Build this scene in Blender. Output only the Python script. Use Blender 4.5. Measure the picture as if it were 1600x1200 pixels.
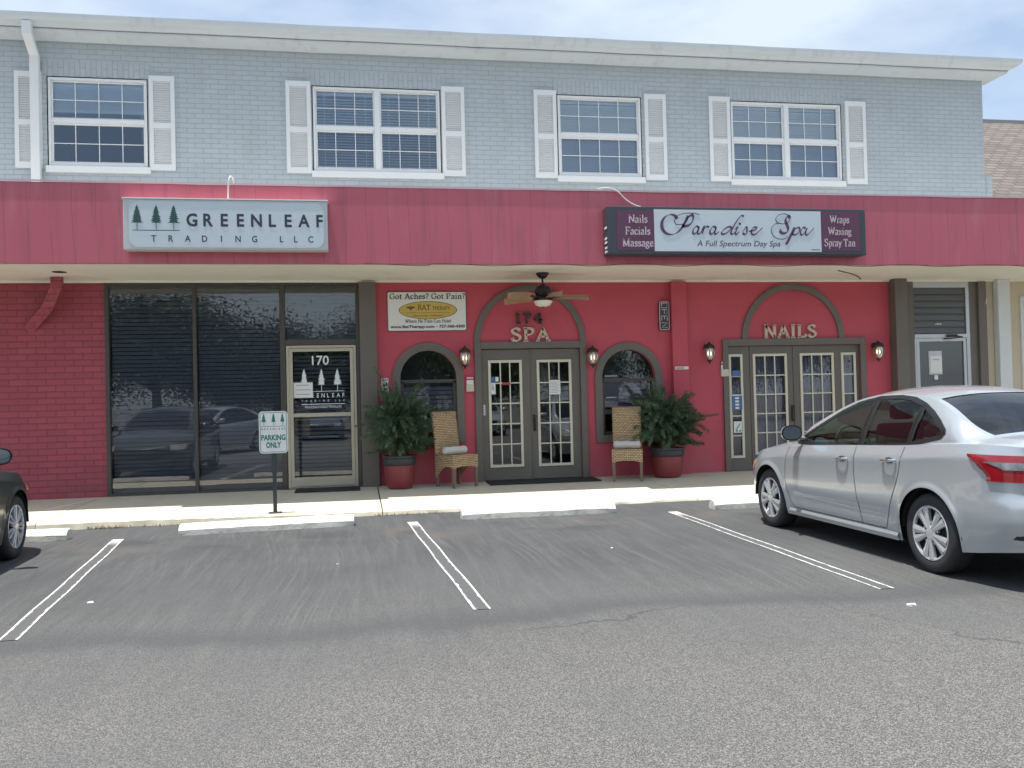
import bpy, math, random
from mathutils import Vector, Matrix
random.seed(7)
R = math.radians
SC = bpy.context.scene
COL = SC.collection
for o in list(bpy.data.objects):
    bpy.data.objects.remove(o)

# ------------------------------------------------------------------ camera
F_PX, YAW, PIT, ROL = 1385.0, 0.1741, 0.0165, -0.0246
CAM = Vector((0.0, -14.768, 1.5))
fw = Vector((math.sin(YAW) * math.cos(PIT), math.cos(YAW) * math.cos(PIT), math.sin(PIT)))
rt = Vector((math.cos(YAW), -math.sin(YAW), 0))
up = rt.cross(fw)
r2 = math.cos(ROL) * rt + math.sin(ROL) * up
u2 = -math.sin(ROL) * rt + math.cos(ROL) * up
cd = bpy.data.cameras.new('camera')
cam = bpy.data.objects.new('camera', cd)
COL.objects.link(cam)
cam.matrix_world = Matrix(((r2.x, u2.x, -fw.x, CAM.x), (r2.y, u2.y, -fw.y, CAM.y), (r2.z, u2.z, -fw.z, CAM.z), (0, 0, 0, 1)))
cd.sensor_width = 36
cd.lens = 36 * F_PX / 1600
cd.clip_end = 3000
SC.camera = cam

# ------------------------------------------------------------------ sun, sky, exposure
to_sun = Vector((-0.18, -0.045, 1.0)).normalized()
EL = math.asin(to_sun.z)
sd = bpy.data.lights.new('sun', 'SUN')
sd.energy = 4.05
sd.angle = R(0.5)
sd.color = (1.0, 0.965, 0.90)
sun = bpy.data.objects.new('sun', sd)
COL.objects.link(sun)
sun.rotation_euler = to_sun.to_track_quat('Z', 'Y').to_euler()

W = bpy.data.worlds.new('World')
SC.world = W
W.use_nodes = True
nt = W.node_tree
nt.nodes.clear()
N = nt.nodes.new
wo = N('ShaderNodeOutputWorld')
bg = N('ShaderNodeBackground')
sky = N('ShaderNodeTexSky')
sky.sky_type = 'NISHITA'
sky.sun_disc = False
sky.sun_elevation = EL
sky.sun_rotation = math.atan2(to_sun.x, to_sun.y)
sky.air_density = 1.0
sky.dust_density = 1.6
tc = N('ShaderNodeTexCoord')
mp = N('ShaderNodeMapping')
mp.inputs['Scale'].default_value = (1.0, 1.0, 2.6)
nz = N('ShaderNodeTexNoise')
nz.inputs['Scale'].default_value = 2.6
nz.inputs['Detail'].default_value = 7
nz.inputs['Roughness'].default_value = 0.55
rp = N('ShaderNodeValToRGB')
rp.color_ramp.elements[0].position = 0.36
rp.color_ramp.elements[0].color = (0.30, 0.30, 0.30, 1)
rp.color_ramp.elements[1].position = 0.62
mx = N('ShaderNodeMix')
mx.data_type = 'RGBA'
mx.inputs['B'].default_value = (4.1, 4.7, 5.4, 1)
L = nt.links.new
L(tc.outputs['Generated'], mp.inputs['Vector'])
L(mp.outputs['Vector'], nz.inputs['Vector'])
L(nz.outputs['Fac'], rp.inputs['Fac'])
L(rp.outputs['Color'], mx.inputs['Factor'])
L(sky.outputs['Color'], mx.inputs['A'])
L(mx.outputs['Result'], bg.inputs['Color'])
bg.inputs['Strength'].default_value = 0.12
L(bg.outputs['Background'], wo.inputs['Surface'])
SC.view_settings.view_transform = 'Standard'
SC.view_settings.look = 'None'
SC.view_settings.gamma = 1
SC.view_settings.exposure = 0.70

# ------------------------------------------------------------------ materials
def _mat(name):
    m = bpy.data.materials.new(name)
    m.use_nodes = True
    t = m.node_tree
    return m, t, t.nodes['Principled BSDF'], t.nodes.new, t.links.new

def c4(c):
    return (c[0], c[1], c[2], 1)

def pmat(name, col, rough=0.6, metal=0.0, var=0.12, scale=6.0, bump=0.0, bscale=60.0, coat=0.0, spec=0.5, stretch=(1, 1, 1)):
    """principled with slow colour variation and a fine bump"""
    m, t, b, N, L = _mat(name)
    b.inputs['Roughness'].default_value = rough
    b.inputs['Metallic'].default_value = metal
    b.inputs['Coat Weight'].default_value = coat
    b.inputs['Coat Roughness'].default_value = 0.03
    b.inputs['Specular IOR Level'].default_value = spec
    tc = N('ShaderNodeTexCoord')
    mp = N('ShaderNodeMapping')
    mp.inputs['Scale'].default_value = stretch
    L(tc.outputs['Object'], mp.inputs['Vector'])
    n = N('ShaderNodeTexNoise')
    n.inputs['Scale'].default_value = scale
    n.inputs['Detail'].default_value = 5
    L(mp.outputs['Vector'], n.inputs['Vector'])
    mx = N('ShaderNodeMix')
    mx.data_type = 'RGBA'
    mx.inputs['A'].default_value = c4([x * (1 - var) for x in col])
    mx.inputs['B'].default_value = c4([min(1, x * (1 + var)) for x in col])
    L(n.outputs['Fac'], mx.inputs['Factor'])
    L(mx.outputs['Result'], b.inputs['Base Color'])
    if bump:
        n2 = N('ShaderNodeTexNoise')
        n2.inputs['Scale'].default_value = bscale
        n2.inputs['Detail'].default_value = 4
        L(mp.outputs['Vector'], n2.inputs['Vector'])
        bp = N('ShaderNodeBump')
        bp.inputs['Strength'].default_value = bump
        bp.inputs['Distance'].default_value = 0.01
        L(n2.outputs['Fac'], bp.inputs['Height'])
        L(bp.outputs['Normal'], b.inputs['Normal'])
    return m

def brickmat(name, col, mortar, bw, bh, ms, var=0.08, bump=0.6, swap=False, rough=0.7):
    m, t, b, N, L = _mat(name)
    b.inputs['Roughness'].default_value = rough
    tc = N('ShaderNodeTexCoord')
    sp = N('ShaderNodeSeparateXYZ')
    L(tc.outputs['Object'], sp.inputs['Vector'])
    # slight waviness of the courses
    n0 = N('ShaderNodeTexNoise')
    n0.inputs['Scale'].default_value = 3.0
    L(tc.outputs['Object'], n0.inputs['Vector'])
    ma = N('ShaderNodeMath')
    ma.operation = 'MULTIPLY_ADD'
    ma.inputs[1].default_value = 0.012
    L(n0.outputs['Fac'], ma.inputs[0])
    L(sp.outputs['Z'], ma.inputs[2])
    cb = N('ShaderNodeCombineXYZ')
    if swap:
        L(ma.outputs[0], cb.inputs['X'])
        L(sp.outputs['X'], cb.inputs['Y'])
    else:
        L(sp.outputs['X'], cb.inputs['X'])
        L(ma.outputs[0], cb.inputs['Y'])
    br = N('ShaderNodeTexBrick')
    br.inputs['Scale'].default_value = 1.0
    br.inputs['Brick Width'].default_value = bw
    br.inputs['Row Height'].default_value = bh
    br.inputs['Mortar Size'].default_value = ms
    br.inputs['Mortar Smooth'].default_value = 0.35
    br.inputs['Bias'].default_value = 0.0
    br.inputs['Color1'].default_value = c4([x * (1 - var) for x in col])
    br.inputs['Color2'].default_value = c4([x * (1 + var) for x in col])
    br.inputs['Mortar'].default_value = c4(mortar)
    L(cb.outputs['Vector'], br.inputs['Vector'])
    n = N('ShaderNodeTexNoise')
    n.inputs['Scale'].default_value = 1.3
    n.inputs['Detail'].default_value = 6
    n.inputs['Roughness'].default_value = 0.65
    L(tc.outputs['Object'], n.inputs['Vector'])
    rp = N('ShaderNodeMapRange')
    rp.inputs['From Min'].default_value = 0.3
    rp.inputs['From Max'].default_value = 0.7
    rp.inputs['To Min'].default_value = 0.94
    rp.inputs['To Max'].default_value = 1.04
    L(n.outputs['Fac'], rp.inputs['Value'])
    mx = N('ShaderNodeMix')
    mx.data_type = 'RGBA'
    mx.blend_type = 'MULTIPLY'
    mx.inputs['Factor'].default_value = 1
    L(br.outputs['Color'], mx.inputs['A'])
    L(rp.outputs['Result'], mx.inputs['B'])
    L(mx.outputs['Result'], b.inputs['Base Color'])
    n2 = N('ShaderNodeTexNoise')
    n2.inputs['Scale'].default_value = 45
    n2.inputs['Detail'].default_value = 4
    L(tc.outputs['Object'], n2.inputs['Vector'])
    sb = N('ShaderNodeMath')
    sb.operation = 'MULTIPLY_ADD'
    sb.inputs[1].default_value = -1.0
    L(br.outputs['Fac'], sb.inputs[0])
    sc = N('ShaderNodeMath')
    sc.operation = 'MULTIPLY'
    sc.inputs[1].default_value = 0.5
    L(n2.outputs['Fac'], sc.inputs[0])
    L(sc.outputs[0], sb.inputs[2])
    bp = N('ShaderNodeBump')
    bp.inputs['Strength'].default_value = bump
    bp.inputs['Distance'].default_value = 0.008
    L(sb.outputs[0], bp.inputs['Height'])
    L(bp.outputs['Normal'], b.inputs['Normal'])
    return m

def glassmat(name, tint, ior=1.55, rough=0.0, wav=0.0, film=0.0, gtint=(1, 1, 1)):
    """thin pane: tinted see-through plus mirror reflection by Fresnel"""
    m = bpy.data.materials.new(name)
    m.use_nodes = True
    t = m.node_tree
    t.nodes.clear()
    N, L = t.nodes.new, t.links.new
    out = N('ShaderNodeOutputMaterial')
    tr = N('ShaderNodeBsdfTransparent')
    tr.inputs['Color'].default_value = c4(tint)
    gl = N('ShaderNodeBsdfGlossy')
    gl.inputs['Roughness'].default_value = rough
    gl.inputs['Color'].default_value = c4(gtint)
    fr = N('ShaderNodeFresnel')
    fr.inputs['IOR'].default_value = ior
    mx = N('ShaderNodeMixShader')
    ad = N('ShaderNodeMath')
    ad.operation = 'ADD'
    ad.use_clamp = True
    ad.inputs[1].default_value = film
    L(fr.outputs[0], ad.inputs[0])
    L(ad.outputs[0], mx.inputs[0])
    L(tr.outputs[0], mx.inputs[1])
    L(gl.outputs[0], mx.inputs[2])
    L(mx.outputs[0], out.inputs['Surface'])
    if wav:
        tc = N('ShaderNodeTexCoord')
        n = N('ShaderNodeTexNoise')
        n.inputs['Scale'].default_value = 1.2
        n.inputs['Detail'].default_value = 1
        L(tc.outputs['Object'], n.inputs['Vector'])
        bp = N('ShaderNodeBump')
        bp.inputs['Strength'].default_value = wav
        bp.inputs['Distance'].default_value = 0.02
        L(n.outputs['Fac'], bp.inputs['Height'])
        L(bp.outputs['Normal'], gl.inputs['Normal'])
        L(bp.outputs['Normal'], fr.inputs['Normal'])
    return m

def emat(name, col, s):
    m, t, b, N, L = _mat(name)
    b.inputs['Base Color'].default_value = c4(col)
    b.inputs['Emission Color'].default_value = c4(col)
    b.inputs['Emission Strength'].default_value = s
    return m

M = {}
M['brick_grey'] = brickmat('painted_grey_brick', (0.475, 0.52, 0.54), (0.36, 0.40, 0.425), 0.245, 0.080, 0.0055, var=0.022)
M['soldier_grey'] = brickmat('painted_grey_soldier_brick', (0.475, 0.52, 0.54), (0.36, 0.40, 0.425), 0.245, 0.080, 0.0055, var=0.022, swap=True)
M['brick_red'] = brickmat('painted_red_brick', (0.35, 0.064, 0.092), (0.26, 0.050, 0.072), 0.27, 0.098, 0.009, bump=0.8, rough=0.55)
M['stucco_red'] = pmat('red_stucco', (0.52, 0.078, 0.112), 0.6, var=0.16, scale=1.4, bump=0.25, bscale=55)
M['white_paint'] = pmat('white_paint', (0.80, 0.81, 0.80), 0.5, var=0.04, scale=3)
M['gutter_white'] = pmat('weathered_white_metal', (0.70, 0.74, 0.74), 0.45, var=0.10, scale=2.2, stretch=(0.4, 1, 3))
M['soffit'] = pmat('cream_soffit', (0.88, 0.85, 0.76), 0.7, var=0.07, scale=1.0, bump=0.15, bscale=30)
M['brown'] = pmat('dark_brown_paint', (0.150, 0.134, 0.116), 0.5, var=0.10, scale=3, bump=0.1, bscale=40)
M['bronze'] = pmat('dark_bronze_aluminium', (0.085, 0.078, 0.072), 0.4, 0.3, var=0.1)
M['tan_frame'] = pmat('champagne_aluminium', (0.50, 0.46, 0.36), 0.4, 0.2, var=0.08)
M['cream_trim'] = pmat('cream_trim_paint', (0.68, 0.65, 0.52), 0.5, var=0.05)
M['alu'] = pmat('bare_aluminium', (0.55, 0.57, 0.58), 0.35, 0.6, var=0.08)
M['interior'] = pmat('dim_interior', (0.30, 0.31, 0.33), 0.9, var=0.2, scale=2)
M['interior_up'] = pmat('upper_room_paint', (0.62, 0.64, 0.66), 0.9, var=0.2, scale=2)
M['blind_dark'] = pmat('dark_blind_slats', (0.44, 0.47, 0.53), 0.6, var=0.1)
M['blind_white'] = pmat('white_blind_slats', (0.86, 0.88, 0.88), 0.6, var=0.04)
M['curtain'] = pmat('mauve_curtain', (0.60, 0.58, 0.66), 0.9, var=0.15, scale=20, stretch=(1, 1, 0.02))
M['glass_dark'] = glassmat('tinted_shop_glass', (0.60, 0.63, 0.68), 1.75, wav=0.015, film=0.045)
M['glass_up'] = glassmat('clear_window_glass', (0.90, 0.95, 0.985), 1.7, wav=0.03, film=0.12, gtint=(0.74, 0.88, 1.0))
M['glass_low'] = glassmat('screened_window_glass', (0.70, 0.78, 0.87), 1.6, wav=0.03, film=0.09, gtint=(0.72, 0.84, 1.0))
M['glass_car'] = glassmat('tinted_car_glass', (0.60, 0.76, 0.69), 1.5)
M['glass_carrear'] = glassmat('dark_car_glass', (0.16, 0.18, 0.20), 1.6)
M['glass_lamp'] = glassmat('seeded_lamp_glass', (0.62, 0.53, 0.42), 1.5, rough=0.35, film=0.24)
M['mirror'] = pmat('mirror_glass', (0.75, 0.80, 0.80), 0.02, 1.0, var=0.0)
M['sign_grey'] = pmat('grey_sign_metal', (0.55, 0.58, 0.58), 0.4, var=0.05)
M['sign_face'] = pmat('pale_blue_white_sign_face', (0.60, 0.67, 0.70), 0.3, var=0.03)
M['sign_white'] = pmat('white_sign_face', (0.78, 0.79, 0.76), 0.35, var=0.03)
M['ink'] = pmat('dark_navy_vinyl', (0.035, 0.045, 0.065), 0.4, var=0.1)
M['ink_black'] = pmat('black_vinyl', (0.02, 0.02, 0.02), 0.4, var=0.1)
M['ink_green'] = pmat('green_vinyl', (0.02, 0.19, 0.13), 0.4, var=0.1)
M['ink_pine'] = pmat('dark_green_vinyl', (0.03, 0.085, 0.075), 0.4, var=0.1)
M['ink_plum'] = pmat('plum_vinyl', (0.11, 0.055, 0.105), 0.4, var=0.1)
M['ink_white'] = pmat('white_vinyl', (0.80, 0.80, 0.80), 0.5, var=0.03)
M['ink_pink'] = pmat('pale_pink_vinyl', (0.66, 0.55, 0.58), 0.5, var=0.03)
M['ink_grey'] = pmat('grey_vinyl', (0.25, 0.25, 0.25), 0.5, var=0.1)
M['ink_brown'] = pmat('brown_vinyl', (0.16, 0.09, 0.03), 0.5, var=0.1)
M['plum'] = pmat('plum_sign_panel', (0.13, 0.042, 0.088), 0.35, var=0.06)
M['sign_black'] = pmat('charcoal_sign_metal', (0.060, 0.068, 0.078), 0.35, 0.2, var=0.1)
M['gold'] = pmat('gold_ellipse', (0.62, 0.45, 0.10), 0.4, var=0.2, scale=1.5)
M['tan_letter'] = pmat('tan_plastic_letters', (0.62, 0.49, 0.40), 0.5, var=0.05)
M['brown_letter'] = pmat('dark_numerals', (0.085, 0.060, 0.055), 0.5, var=0.05)
M['iron'] = pmat('aged_black_iron', (0.055, 0.047, 0.042), 0.5, 0.5, var=0.25, scale=30)
M['fan_dark'] = pmat('oil_rubbed_bronze', (0.035, 0.026, 0.030), 0.35, 0.5, var=0.15)
M['fan_blade'] = pmat('carved_wood_blade', (0.37, 0.23, 0.14), 0.5, var=0.2, scale=18, bump=0.3, bscale=40)
M['fan_bowl'] = pmat('frosted_bowl', (0.82, 0.80, 0.70), 0.35, var=0.03)
M['bulb'] = emat('glowing_bulb', (1.0, 0.86, 0.68), 4)
M['black_metal'] = pmat('black_steel_post', (0.075, 0.083, 0.092), 0.45, 0.4, var=0.15)
M['paper'] = pmat('white_paper', (0.78, 0.78, 0.76), 0.8, var=0.03)
M['paper_tan'] = pmat('cream_paper', (0.62, 0.56, 0.46), 0.8, var=0.05)
M['blue_decal'] = pmat('blue_decal', (0.08, 0.16, 0.34), 0.5, var=0.1)
M['red_decal'] = pmat('red_decal', (0.45, 0.05, 0.06), 0.5, var=0.1)
M['rubber'] = pmat('tyre_rubber', (0.028, 0.029, 0.031), 0.75, var=0.2, scale=20)
M['mat_rubber'] = pmat('rubber_doormat', (0.03, 0.03, 0.028), 0.9, var=0.2, bump=0.4, bscale=150)
M['plastic_dark'] = pmat('black_plastic', (0.018, 0.019, 0.021), 0.35, var=0.1)
M['seat'] = pmat('charcoal_seat_fabric', (0.028, 0.028, 0.031), 0.9, var=0.15)
M['underbody'] = pmat('car_underbody', (0.010, 0.010, 0.011), 0.9, var=0.2)
M['chrome'] = pmat('chrome', (0.80, 0.81, 0.82), 0.08, 1.0, var=0.02)
M['hubcap'] = pmat('silver_hubcap', (0.66, 0.68, 0.70), 0.25, 0.55, var=0.04)
M['silver'] = pmat('silver_metallic_paint', (0.49, 0.53, 0.56), 0.27, 0.5, var=0.02, coat=0.8, bump=0.02, bscale=900)
M['darkcar'] = pmat('dark_olive_grey_paint', (0.060, 0.062, 0.054), 0.28, 0.45, var=0.03, coat=1.0)
M['whitecar'] = pmat('white_car_paint', (0.72, 0.73, 0.74), 0.3, 0.0, var=0.02, coat=0.8)
M['bluecar'] = pmat('slate_car_paint', (0.12, 0.15, 0.19), 0.3, 0.4, var=0.02, coat=0.8)
M['tail_red'] = pmat('red_lamp_plastic', (0.27, 0.007, 0.014), 0.08, var=0.35, scale=14, coat=1.0)
M['tail_clear'] = pmat('clear_lamp_plastic', (0.36, 0.37, 0.40), 0.12, 0.5, var=0.7, scale=30, coat=1.0)
M['head_lamp'] = pmat('headlamp_lens', (0.62, 0.60, 0.57), 0.08, 0.3, var=0.25, scale=18, coat=1.0)
M['amber'] = pmat('amber_lens', (0.62, 0.20, 0.04), 0.15, var=0.1, coat=1.0)
M['pot_red'] = pmat('red_glazed_pot', (0.27, 0.045, 0.050), 0.4, var=0.2, scale=5)
M['pot_dark'] = pmat('charcoal_pot_rim', (0.050, 0.048, 0.054), 0.5, var=0.2)
M['soil'] = pmat('potting_soil', (0.035, 0.025, 0.018), 1.0, var=0.4, scale=40, bump=0.6)
M['fern'] = pmat('fern_fronds', (0.085, 0.145, 0.075), 0.55, var=0.45, scale=9)
M['fern_stem'] = pmat('fern_stems', (0.10, 0.10, 0.045), 0.7, var=0.2)
M['tree_leaf'] = pmat('oak_leaves', (0.055, 0.095, 0.032), 0.6, var=0.45, scale=1.2)
M['bark'] = pmat('grey_bark', (0.16, 0.13, 0.10), 0.9, var=0.3, scale=8, bump=0.8, bscale=20)
M['cushion'] = pmat('grey_linen_cushion', (0.66, 0.64, 0.61), 0.95, var=0.06, bump=0.3, bscale=120)
M['chair_leg'] = pmat('brown_rattan_legs', (0.20, 0.14, 0.10), 0.6, var=0.2, scale=20)
M['beige_wall'] = pmat('beige_stucco', (0.60, 0.52, 0.40), 0.8, var=0.06, bump=0.2, bscale=60)
M['column_white'] = pmat('pale_grey_column_paint', (0.68, 0.71, 0.72), 0.6, var=0.04)
M['cable_white'] = pmat('white_conduit', (0.80, 0.78, 0.76), 0.5, var=0.06)
M['cable_pink'] = pmat('painted_conduit', (0.62, 0.42, 0.44), 0.5, var=0.1)
M['cable_dark'] = pmat('dark_cable', (0.10, 0.08, 0.075), 0.6, var=0.1)
M['concrete_stop'] = pmat('painted_concrete_stop', (0.70, 0.68, 0.61), 0.8, var=0.14, scale=4, bump=0.5, bscale=50)
M['roof_felt'] = pmat('roof_membrane', (0.62, 0.62, 0.60), 0.8, var=0.08)
M['straw'] = pmat('dry_grass', (0.36, 0.31, 0.20), 0.9, var=0.3, scale=30)
M['louvre_grey'] = pmat('dark_grey_louvre', (0.13, 0.14, 0.15), 0.5, var=0.1)
M['blind_mauve'] = pmat('mauve_grey_blind', (0.60, 0.58, 0.66), 0.6, var=0.05)
M['shadow_strip'] = pmat('painted_gutter_shadow', (0.22, 0.23, 0.23), 0.8, var=0.3, scale=3)  # dark grey that paints the shade between gutter and bed board
M['litter'] = pmat('white_litter', (0.8, 0.8, 0.8), 0.7, var=0.05)

def stain(m, col, scale, lo, hi, amount, stretch=(1, 1, 1), zfade=None):
    """dirt with its own ragged shape; zfade=(z0, z1): only between those heights of the object"""
    t = m.node_tree; N, L = t.nodes.new, t.links.new
    b = t.nodes['Principled BSDF']
    src = b.inputs['Base Color'].links[0].from_socket
    tc = N('ShaderNodeTexCoord'); mp = N('ShaderNodeMapping'); mp.inputs['Scale'].default_value = stretch
    L(tc.outputs['Object'], mp.inputs[0])
    n = N('ShaderNodeTexNoise'); n.inputs['Scale'].default_value = scale; n.inputs['Detail'].default_value = 7; n.inputs['Roughness'].default_value = 0.62
    L(mp.outputs[0], n.inputs['Vector'])
    r = N('ShaderNodeMapRange'); r.inputs['From Min'].default_value = lo; r.inputs['From Max'].default_value = hi; r.inputs['To Max'].default_value = amount
    L(n.outputs['Fac'], r.inputs['Value'])
    f = r.outputs['Result']
    if zfade:
        sp = N('ShaderNodeSeparateXYZ'); L(tc.outputs['Object'], sp.inputs[0])
        q = N('ShaderNodeMapRange'); q.inputs['From Min'].default_value = zfade[0]; q.inputs['From Max'].default_value = zfade[1]
        L(sp.outputs['Z'], q.inputs['Value'])
        k = N('ShaderNodeMath'); k.operation = 'MULTIPLY'; L(f, k.inputs[0]); L(q.outputs['Result'], k.inputs[1]); f = k.outputs[0]
    mx = N('ShaderNodeMix'); mx.data_type = 'RGBA'
    L(f, mx.inputs['Factor']); L(src, mx.inputs['A']); mx.inputs['B'].default_value = c4(col)
    L(mx.outputs['Result'], b.inputs['Base Color'])

def make_fascia_mat():
    m, t, b, N, L = _mat('red_board_fascia')
    b.inputs['Roughness'].default_value = 0.5
    tc = N('ShaderNodeTexCoord')
    sp = N('ShaderNodeSeparateXYZ')
    L(tc.outputs['Object'], sp.inputs[0])
    n0 = N('ShaderNodeTexNoise')
    n0.inputs['Scale'].default_value = 0.5
    L(tc.outputs['Object'], n0.inputs['Vector'])
    ma = N('ShaderNodeMath'); ma.operation = 'MULTIPLY_ADD'; ma.inputs[1].default_value = 0.25
    L(n0.outputs['Fac'], ma.inputs[0]); L(sp.outputs['X'], ma.inputs[2])
    d = N('ShaderNodeMath'); d.operation = 'DIVIDE'; d.inputs[1].default_value = 0.305
    L(ma.outputs[0], d.inputs[0])
    f = N('ShaderNodeMath'); f.operation = 'FRACT'; L(d.outputs[0], f.inputs[0])
    lt = N('ShaderNodeMath'); lt.operation = 'LESS_THAN'; lt.inputs[1].default_value = 0.035
    L(f.outputs[0], lt.inputs[0])
    n = N('ShaderNodeTexNoise'); n.inputs['Scale'].default_value = 1.6; n.inputs['Detail'].default_value = 6
    mp = N('ShaderNodeMapping'); mp.inputs['Scale'].default_value = (1.0, 1.0, 0.35)
    L(tc.outputs['Object'], mp.inputs[0]); L(mp.outputs[0], n.inputs['Vector'])
    mx = N('ShaderNodeMix'); mx.data_type = 'RGBA'
    mx.inputs['A'].default_value = (0.50, 0.108, 0.146, 1); mx.inputs['B'].default_value = (0.57, 0.138, 0.182, 1)
    L(n.outputs['Fac'], mx.inputs['Factor'])
    m2 = N('ShaderNodeMix'); m2.data_type = 'RGBA'
    m2.inputs['B'].default_value = (0.33, 0.075, 0.105, 1)
    sf = N('ShaderNodeMath'); sf.operation = 'MULTIPLY'; L(lt.outputs[0], sf.inputs[0])
    n3 = N('ShaderNodeTexNoise'); n3.inputs['Scale'].default_value = 2.5
    L(tc.outputs['Object'], n3.inputs['Vector']); L(n3.outputs['Fac'], sf.inputs[1])
    L(sf.outputs[0], m2.inputs['Factor']); L(mx.outputs['Result'], m2.inputs['A'])
    L(m2.outputs['Result'], b.inputs['Base Color'])
    bp = N('ShaderNodeBump'); bp.invert = True; bp.inputs['Strength'].default_value = 0.35; bp.inputs['Distance'].default_value = 0.006
    L(lt.outputs[0], bp.inputs['Height']); L(bp.outputs['Normal'], b.inputs['Normal'])
    return m
M['fascia'] = make_fascia_mat()

def make_wicker():
    m, t, b, N, L = _mat('woven_seagrass')
    b.inputs['Roughness'].default_value = 0.75
    tc = N('ShaderNodeTexCoord')
    sp = N('ShaderNodeSeparateXYZ'); L(tc.outputs['Object'], sp.inputs[0])
    ad = N('ShaderNodeMath'); ad.operation = 'ADD'; L(sp.outputs['X'], ad.inputs[0]); L(sp.outputs['Y'], ad.inputs[1])
    cb = N('ShaderNodeCombineXYZ'); L(ad.outputs[0], cb.inputs['X']); L(sp.outputs['Z'], cb.inputs['Y'])
    br = N('ShaderNodeTexBrick')
    br.inputs['Scale'].default_value = 1
    br.inputs['Brick Width'].default_value = 0.058
    br.inputs['Row Height'].default_value = 0.026
    br.inputs['Mortar Size'].default_value = 0.0055
    br.inputs['Mortar Smooth'].default_value = 0.8
    br.inputs['Color1'].default_value = (0.70, 0.52, 0.31, 1)
    br.inputs['Color2'].default_value = (0.54, 0.38, 0.21, 1)
    br.inputs['Mortar'].default_value = (0.24, 0.15, 0.075, 1)
    L(cb.outputs[0], br.inputs['Vector'])
    L(br.outputs['Color'], b.inputs['Base Color'])
    bp = N('ShaderNodeBump'); bp.invert = True; bp.inputs['Strength'].default_value = 1; bp.inputs['Distance'].default_value = 0.012
    L(br.outputs['Fac'], bp.inputs['Height']); L(bp.outputs['Normal'], b.inputs['Normal'])
    return m
M['wicker'] = make_wicker()

def make_shingle():
    m, t, b, N, L = _mat('brown_shingles')
    b.inputs['Roughness'].default_value = 0.9
    tc = N('ShaderNodeTexCoord')
    mp = N('ShaderNodeMapping')
    L(tc.outputs['Object'], mp.inputs[0])
    br = N('ShaderNodeTexBrick')
    br.inputs['Scale'].default_value = 1
    br.inputs['Brick Width'].default_value = 0.33
    br.inputs['Row Height'].default_value = 0.15
    br.inputs['Mortar Size'].default_value = 0.018
    br.inputs['Color1'].default_value = (0.19, 0.170, 0.152, 1)
    br.inputs['Color2'].default_value = (0.125, 0.112, 0.102, 1)
    br.inputs['Mortar'].default_value = (0.10, 0.08, 0.07, 1)
    L(mp.outputs[0], br.inputs['Vector'])
    L(br.outputs['Color'], b.inputs['Base Color'])
    bp = N('ShaderNodeBump'); bp.invert = True; bp.inputs['Strength'].default_value = 0.8; bp.inputs['Distance'].default_value = 0.015
    L(br.outputs['Fac'], bp.inputs['Height']); L(bp.outputs['Normal'], b.inputs['Normal'])
    return m
M['shingle'] = make_shingle()

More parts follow.
